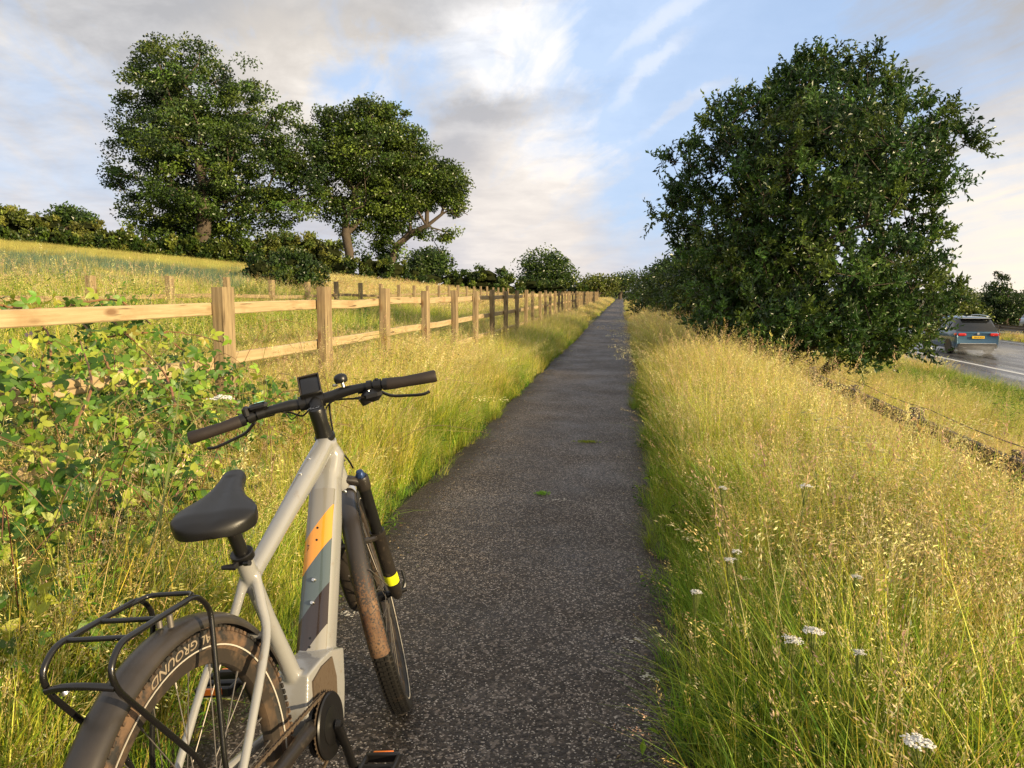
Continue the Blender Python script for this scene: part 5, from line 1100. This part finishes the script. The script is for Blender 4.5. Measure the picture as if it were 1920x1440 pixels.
# ------------------------------------------------------------------ yarrow flowers
def umbel(px, py, D, size, label, seed, cream=False, hgt=None):
    r = np.random.default_rng(seed); top = W(px, py, D*.94); g = float(gz(top[0], top[1])); root = empty('flower', (top[0], top[1], g), label=label, cat='wildflower', group='white wildflowers in the long grass')
    base = np.array([r.normal(0, .03), r.normal(0, .03), 0.]); tp = np.array([0, 0, top[2]-g]); hub = tp*.86+base*.14; sv = [tube_vf(smoothpath([base, hub*.5+base*.5+r.normal(0, .01, 3), hub], 5), .0022, 5)]
    hv = MB(); m = 15
    for k in range(m):
        a = k*2.4; q = size*.5*math.sqrt((k+.5)/m); e = tp+np.array([q*cos(a), q*sin(a), -q*.25+r.normal(0, .002)]); sv.append(tube_vf([hub, (hub+e)/2+np.array([0, 0, -.004]), e], .0009, 4))
        nf = 12; fc = e+np.stack([r.normal(0, size*.085, nf), r.normal(0, size*.085, nf), r.normal(.001, .0012, nf)], -1)
        for c in fc:   # tiny five-sided florets, domed
            aa = np.linspace(0, 2*pi, 6)[:-1]+r.random()*3; rr = size*.062; V = np.concatenate([np.stack([c[0]+rr*np.cos(aa), c[1]+rr*np.sin(aa), np.full(5, c[2])], -1), [[c[0], c[1], c[2]+rr*.5]], [[c[0], c[1], c[2]-rr*.7]]])
            hv.add(V, np.array([[i, (i+1) % 5, 5] for i in range(5)]+[[(i+1) % 5, i, 6] for i in range(5)]))
    b = MB(); [b.add(*q) for q in sv]; b.build('stem', M['stem'], root); hv.build('flower_head', M['yarrow'], root)
umbel(1487, 1197, 2.05, .040, 'white flat topped flower head, left one of the close pair low on the right bank', 1)
umbel(1526, 1180, 2.08, .046, 'white flat topped flower head, right one of the close pair low on the right bank', 2)
umbel(1722, 1388, 1.55, .050, 'largest white flower head near the bottom right corner', 3)
umbel(1306, 1108, 2.3, .028, 'small white flower head closest to the right edge of the path', 4)
umbel(1368, 1048, 2.5, .028, 'white flower head, lower left of the pair above the small path edge flower', 5)
umbel(1381, 1033, 2.55, .026, 'white flower head, upper right of the pair above the small path edge flower', 6)
umbel(1355, 913, 3.3, .030, 'small white flower head in the golden grass, left of the two farthest', 7)
umbel(1511, 910, 3.2, .040, 'flat pale flower head in the golden grass, right of the two farthest', 8)
umbel(1606, 1080, 2.4, .026, 'tiny white flower head half hidden by arching grass on the right', 9)
umbel(1612, 1222, 1.95, .024, 'tiny white flower head right of the close pair, under drooping plumes', 10)
umbel(415, 742, 3.6, .085, 'broad creamy umbel flower above the left end of the bicycle handlebar', 11)

# ------------------------------------------------------------------ brambles over the fence
br = empty('bramble_bush', (-2.5, 3.9, float(gz(-2.5, 3.9))), label='sprawling bramble with big green leaves and reddish canes over the left end of the fence', cat='bramble')
rb = np.random.default_rng(77); o0 = np.array(br.location)
def brpt(px, py, D): return W(px, py, D)-o0
canes = []
for q in ([(-60, 560, 3.9), (40, 577, 4.2), (110, 578, 4.3), (150, 573, 4.4), (200, 590, 4.5)], [(90, 690, 4.1), (95, 640, 4.2), (75, 605, 4.3), (45, 585, 4.4), (20, 580, 4.4)], [(210, 700, 4.2), (178, 638, 4.3), (150, 600, 4.45), (115, 575, 4.5)], [(120, 575, 4.4), (210, 562, 4.5), (260, 590, 4.6), (320, 640, 4.5), (390, 690, 4.4)], [(175, 640, 4.4), (240, 625, 4.4), (340, 625, 4.5), (430, 645, 4.5)], [(0, 708, 3.3), (60, 722, 3.4), (110, 760, 3.5)], [(180, 560, 4.7), (225, 590, 4.6), (228, 612, 4.6)], [(130, 820, 3.), (170, 720, 3.4), (150, 640, 3.9)], [(330, 760, 3.8), (300, 690, 4.1), (210, 600, 4.4)]):
    P = smoothpath([brpt(*v) for v in q], 8)+rb.normal(0, .003, ((len(q)-1)*8+1, 3)); b = MB(); b.add(*tube_vf(P, np.linspace(.0075, .003, len(P)), 6)); 
    for k in range(2, len(P)-1, 2):   # thorns
        d = unit(rb.normal(size=3)); b.add(*tube_vf([P[k], P[k]+d*.016], [.003, .0004], 4))
    b.build('cane', M['cane'], br); canes.append(P)
BC = [(-2.55, 5.2, .45, .45, .6, .3), (-1.75, 1.9, .22, .3, .5, .3), (-2.0, 2.8, .3, .4, .6, .45), (-1.95, 2.3, .35, .35, .5, .35), (-2.3, 1.7, .5, .35, .5, .45), (-2.2, 3.9, .4, .3, .5, .3), (-2.62, 3.1, .70, .55, .75, .45), (-2.75, 3.9, .78, .55, .7, .42), (-2.5, 4.5, .55, .5, .6, .38), (-2.25, 2.3, .5, .4, .6, .42), (-2.1, 3.2, .35, .4, .6, .32), (-2.9, 2.6, .9, .4, .4, .35), (-3.2, 4.6, .5, .7, 1., .42)]
pts_, dd_ = blob_targets(BC, 3900, rb, .5); pts_ = pts_[(pts_[:, 2] > .12)&(pts_[:, 0]<-1.5)]
extra = np.concatenate([P[rb.integers(0, len(P), 16)]+o0+rb.normal(0, .03, (16, 3)) for P in canes]); hero = np.array([brpt(*v)+o0 for v in [(70, 555, 4.1), (100, 560, 4.1), (50, 570, 4.), (20, 560, 4.), (85, 585, 4.1), (130, 562, 4.2), (0, 560, 3.9), (60, 575, 4.1)]])
pts_ = np.concatenate([hero, extra, pts_])
BLF = [(.09, .19, .02), (.16, .28, .03), (.27, .40, .04), (.055, .12, .015), (.44, .47, .06)]
def leaf_geo(r, size):
    V = []; Fs = []; k = 0
    for a, s in ((0, 1.), (1.25, .82), (-1.25, .82)):
        L = size*s; d = np.array([cos(a), sin(a), -.12]); d /= np.linalg.norm(d); sd_ = np.array([-sin(a), cos(a), 0]); o = d*size*.12*(1 if a == 0 else .4); up = np.array([0, 0, 1.])
        prof = [(.0, .0), (.13, .17), (.28, .26), (.46, .28), (.64, .23), (.82, .12), (1., 0)]
        mid = [o+d*L*t-up*L*.16*t*t for t, w in prof]; lf = [mid[i]+sd_*L*prof[i][1]*(1+.05*(-1)**i)+up*L*.10*prof[i][1] for i in range(1, 6)]; rt = [mid[i]-sd_*L*prof[i][1]*(1+.05*(-1)**i)+up*L*.10*prof[i][1] for i in range(1, 6)]
        V += mid+lf+rt; m = k; l = k+7; q = k+12
        Fs += [[m, m+1, l, l], [m, q, m+1, m+1]]
        for i in range(4): Fs += [[m+1+i, m+2+i, l+1+i, l+i], [m+1+i, q+i, q+1+i, m+2+i]]
        Fs += [[m+5, m+6, l+4, l+4], [m+5, q+4, m+6, m+6]]; k += 17
    Q = [f for f in Fs if len(set(f)) == 4]; T3 = [list(dict.fromkeys(f)) for f in Fs if len(set(f)) == 3]
    return np.array(V), [np.array(Q), np.array(T3)]
LM = []
for v in range(10):
    V, Fs = leaf_geo(rb, .046); c = np.array(BLF[v % 5]) if v < 9 else np.array((.42, .40, .05)); b = MB(); b.add(V, Fs, color=np.clip(c*np.exp(rb.normal(0, .1)), 0, 1)); LM.append(b.mesh('bramble_leaf', M['gleaf']))
vis = np.argsort(np.linalg.norm(pts_-np.array([0, 0, H]), axis=1)+rb.normal(0, .35, len(pts_))); vis = np.concatenate([np.arange(8+len(extra)), [i for i in vis if i >= 8+len(extra)]])
rest = MB()
for n_, i in enumerate(vis):
    p_ = pts_[i]-o0; out = unit(np.array([.8, -.75, .75])+rb.normal(0, .65, 3)); Zv = out; Xv = unit(np.cross(rb.normal(size=3), Zv)); Yv = np.cross(Zv, Xv); s = rb.uniform(.65, 1.45)
    if n_ < 300:
        o = bpy.data.objects.new('leaf', LM[rb.integers(0, 10)]); COL.objects.link(o); o.parent = br
        mt = Matrix(((Xv[0], Yv[0], Zv[0], 0), (Xv[1], Yv[1], Zv[1], 0), (Xv[2], Yv[2], Zv[2], 0), (0, 0, 0, 1))); o.matrix_local = Matrix.Translation(Vector(p_)) @ mt @ Matrix.Scale(s, 4)
    else:
        V, Fs = leaf_geo(rb, .043*s); rest.add(p_+V@np.stack([Xv, Yv, Zv]), Fs, color=np.clip(np.array(BLF[rb.integers(0, 5)])*np.exp(rb.normal(0, .2)), 0, 1))
rest.build('foliage', M['gleaf'], br, kind='stuff')
ds = MB()   # dry_stems: thin pale and reddish stalks tangled through the leaves
for k in range(170):
    a = np.array([rb.uniform(-2.9, -1.7), rb.uniform(1.7, 5.4), 0]); a[2] = float(gz(a[0], a[1])); hh = rb.uniform(.5, 1.1)*(1 if a[0] < -2.2 else .8); l_ = rb.normal(0, .30, 2)
    P = smoothpath([a, a+[l_[0]*.25, l_[1]*.25, hh*.55], a+[l_[0]*.8, l_[1]*.8, hh], a+[l_[0]*1.5, l_[1]*1.5, hh*.93]], 4)-o0
    c_ = np.array([(.58, .46, .24), (.40, .20, .10), (.50, .50, .14)][k % 3]); V_, F_ = tube_vf(P, np.linspace(.0028, .0012, len(P)), 4, caps=False); ds.add(V_, F_, color=c_)
ds.build('dry_stems', M['grass'], br, kind='stuff')
M['petal'] = material('bramble_petal', base=(.62, .45, .47), rough=.7, trans=.3)
for k, (px, py, D) in enumerate([(50, 628, 4.1), (58, 625, 4.15), (30, 690, 3.6), (225, 693, 4.0), (65, 683, 3.7), (20, 640, 4.)]):
    c = brpt(px, py, D); b = MB()
    for a in np.arange(5)*2*pi/5:
        d = np.array([cos(a)*.8, cos(a)*.3, sin(a)]); s = np.array([-sin(a)*.8, -sin(a)*.3, cos(a)]); b.add([c, c+d*.007+s*.006, c+d*.015, c+d*.007-s*.006], np.array([[0, 1, 2, 3]]))
    b.build('blossom', M['petal'], br)
# long woody stalks in the left verge
for k, q in enumerate([[(250, 1150, 2.4), (300, 960, 2.7), (340, 820, 3.0), (420, 740, 3.2)], [(205, 760, 3.3), (290, 690, 3.6), (340, 620, 3.9)], [(300, 980, 2.6), (330, 780, 3.0), (345, 660, 3.5)]]):
    P = smoothpath([W(*v) for v in q], 6); g = P[0].copy(); g[2] = float(gz(g[0], g[1])); P = np.concatenate([[g], P]); b = MB(); b.add(*tube_vf(P, np.linspace(.004, .0018, len(P)), 5))
    o = b.build('dry_stalk', M['stem'], None); tag(o, ['long arching pale stalk rising from the left grass towards the creamy umbel', 'thin stalk leaning across the bramble below the fence rail', 'tall thin upright stalk left of the handlebar grip'][k], 'plant stalk')
# ------------------------------------------------------------------ cars
def make_car(name, loc, rz, col, label):
    root = empty(name, loc, (0, 0, rz), label=label, cat='car', group='cars on the dual carriageway')
    P = material(name+'_paint', base=col, rough=.25, coat=1., metal=.3); GL = material(name+'_glass', base=(.012, .014, .016), rough=.06, spec=.9)
    PL = material(name+'_cladding', base=(.03, .028, .026), rough=.55); RD = material(name+'_red_lens', base=(.55, .02, .015), rough=.15, coat=1)
    WH = material(name+'_roof_trim', base=(.55, .55, .53), rough=.2, metal=.6, coat=1.); YP = material(name+'_plate', base=(.80, .50, .02), rough=.4)
    # stations along the length, x backwards = 0 at the rear bumper, 4.5 at the nose
    def loft(name, st, mat, parent=root, ang=40):
        k = len(st[0]); V = np.array(st).reshape(-1, 3); n = len(st); i = np.arange(n-1)[:, None]*k; j = np.arange(k)[None]; j2 = (j+1) % k
        b = MB(); b.add(V, [np.stack([i+j, i+k+j, i+k+j2, i+j2], -1).reshape(-1, 4), np.array([list(range(k)), list(range(n*k-1, n*k-k-1, -1))])]); return smart(b.build(name, mat, parent), ang)
    def sec(x, w, zb, zt, wt=None, r=.08):
        wt = w-.05 if wt is None else wt; L = [(w-.06, zb), (w-.01, zb+.08), (w, zb+.30), (w+.005, (zb+zt)/2+.05), (w-.01, zt-.10), (wt, zt-.03), (wt-.05, zt)]
        return [(x, -a, z) for a, z in L]+[(x, a, z) for a, z in L[::-1]]
    body = [sec(0.03, .78, .40, .98), sec(.0, .86, .34, .96), sec(.06, .905, .28, 1.02), sec(.25, .92, .26, 1.07), sec(1.0, .925, .25, 1.06), sec(2.4, .925, .25, 1.03), sec(3.3, .92, .25, 1.00), sec(3.9, .91, .26, .93), sec(4.35, .86, .30, .80), sec(4.48, .74, .36, .68)]
    loft('body', body, P)
    def gsec(x, wb, wt, zt): L = [(wb, 1.00), (wb-.02, 1.05), ((wb+wt)/2, (1.05+zt)/2+.02), (wt+.01, zt-.06), (wt-.08, zt)]; return [(x, -a, z) for a, z in L]+[(x, a, z) for a, z in L[::-1]]
    gh = [[(x+(z-1.0)*.0, y, z) for x, y, z in gsec(.10, .84, .80, 1.06)], gsec(.20, .86, .70, 1.34), gsec(.38, .865, .66, 1.58), gsec(.8, .87, .665, 1.645), gsec(1.8, .87, .67, 1.665), gsec(2.5, .87, .66, 1.62), gsec(2.9, .86, .66, 1.45), gsec(3.35, .85, .74, 1.08)]
    loft('greenhouse', gh, GL)
    rs = [[(x, -.64, 1.60), (x, -.55, 1.60+dz), (x, 0, 1.612+dz), (x, .55, 1.60+dz), (x, .64, 1.60)] for x, dz in ((.30, .0), (.34, .035), (.8, .068), (1.8, .085), (2.45, .05))]
    k = 5; V = np.array(rs).reshape(-1, 3); b = MB(); b.add(V, np.array([[i*k+j, i*k+k+j, i*k+k+j+1, i*k+j+1] for i in range(4) for j in range(4)])); smart(b.build('roof', P, root), 60)
    b = MB(); b.add(*box_vf((.30, 0, 1.615), (.22, 1.20, .03), .01)); b.build('roof_spoiler', WH, root)
    for s in (-1, 1):
        b = MB(); b.add(*tube_vf(smoothpath([(.5, s*.60, 1.66), (.6, s*.62, 1.71), (1.4, s*.63, 1.745), (2.2, s*.62, 1.72), (2.3, s*.60, 1.67)], 4), .018, 8)); b.build('roof_rail', WH, root)
        b = MB(); b.add(*box_vf((.02, s*.66, .90), (.10, .34, .13), .03)); b.add(*box_vf((.14, s*.90, .91), (.20, .06, .12), .02)); b.build('tail_light', RD, root)
        b = MB(); b.add(*box_vf((1.30, s*.90, 1.28), (.07, .04, .50), .01)); b.build('door_pillar', P, root)
        b = MB(); b.add(*box_vf((2.75, s*1.0, 1.08), (.16, .20, .14), .03)); b.build('door_mirror', P, root)
        b = MB(); b.add(*box_vf((.0, s*.52, .33), (.05, .18, .06), .01)); b.build('exhaust_trim', WH, root)
        for x in (.83, 3.55):
            w = empty('wheel'); w.parent = root; b = MB(); b.add(*lathe_vf([(-.11, .27), (-.11, .33), (-.08, .355), (.08, .355), (.11, .33), (.11, .27)], (x, s*.82, .355), (0, 1, 0), 28)); smart(b.build('tyre', M['black'], w))
            b = MB(); b.add(*lathe_vf([(s*.09, .26), (s*.075, .06), (s*.10, .02)], (x, s*.82, .355), (0, 1, 0), 20)); smart(b.build('rim', M['gal'], w))
            b = MB(); b.add(*torus_vf((x, s*.885, .355), .39, [(-.03, -.035), (.05, -.02), (.05, .03), (-.03, .045)], 24, -.1, pi+.1)); smart(b.build('wheel_arch', PL, root))
    b = MB(); b.add(*box_vf((.02, 0, .40), (.12, 1.66, .20), .04)); b.add(*box_vf((.55, 0, .27), (1., 1.5, .12), .03)); b.build('rear_bumper', PL, root)
    b = MB(); b.add(*box_vf((-.045, 0, .50), (.03, 1.50, .035), .008)); b.build('chrome_strip', WH, root)
    b = MB(); b.add(*box_vf((-.035, 0, .78), (.03, .52, .115), .004)); pl = b.build('number_plate', YP, root)
    V, Fs = text_vf('BX19 KLO', .085, 0, .002); V = V-V.mean(0); b = MB(); b.add(np.stack([np.full(len(V), -.052), -V[:, 0]*1., .78+V[:, 1]], -1), Fs); b.build('lettering', PL, pl)
    b = MB(); b.add(*lathe_vf([(0, .06), (-.02, .055), (-.022, .045)], (-.0, 0, .94), (1, 0, 0), 20)); b.build('emblem', WH, root)
    b = MB(); b.add(*tube_vf([(.12, .0, 1.10), (.15, .30, 1.12)], .010, 6)); b.build('wiper', PL, root)
    root.scale = (.95, .95, .95); return root
# the car's nose points along +x of its own frame
make_car('suv_car', (14.85, 35.2, ZR+.005), R_(90), (.045, .12, .20), 'blue estate style off-roader driving away on the wet road behind the bushy tree')
make_car('hatchback_car', (26.3, 54.6, ZR+.005), R_(-90), (.22, .30, .36), 'pale blue car on the opposite carriageway cut off by the right edge of the view')

# fine spray thrown up behind the wheels
sm = bpy.data.materials.new('water_spray'); sm.use_nodes = True; t = NT(sm.node_tree); t.n.clear(); out = t.new('ShaderNodeOutputMaterial'); pv = t.new('ShaderNodeVolumePrincipled')
pv.inputs['Color'].default_value = (.9, .9, .9, 1); tc = t.new('ShaderNodeTexCoord').outputs['Object']
dn = t.mapr(t.vmath('LENGTH', tc), 1., .2, 0, 1, True); t.put(pv.inputs['Density'], t.math('MULTIPLY', dn, t.mapr(t.noise(tc, 2.2, 3, .6), .3, .7, .03, .35))); t.l.new(pv.outputs[0], out.inputs['Volume'])
b = MB(); th = np.linspace(0, pi, 9); ph = np.linspace(0, 2*pi, 17)[:-1]
V = np.array([[sin(a)*cos(p_), sin(a)*sin(p_), cos(a)] for a in th for p_ in ph]); i = np.arange(8)[:, None]*16; j = np.arange(16)[None]
b.add(V, np.stack([i+j, i+16+j, i+16+(j+1) % 16, i+(j+1) % 16], -1).reshape(-1, 4)); o = b.build('road_spray', sm, None, smooth=True, kind='stuff', label='thin veil of water spray trailing behind the blue car on the wet road', cat='spray')
o.location = (14.6, 33.6, ZR+.30); o.scale = (1.5, 2.4, .30)
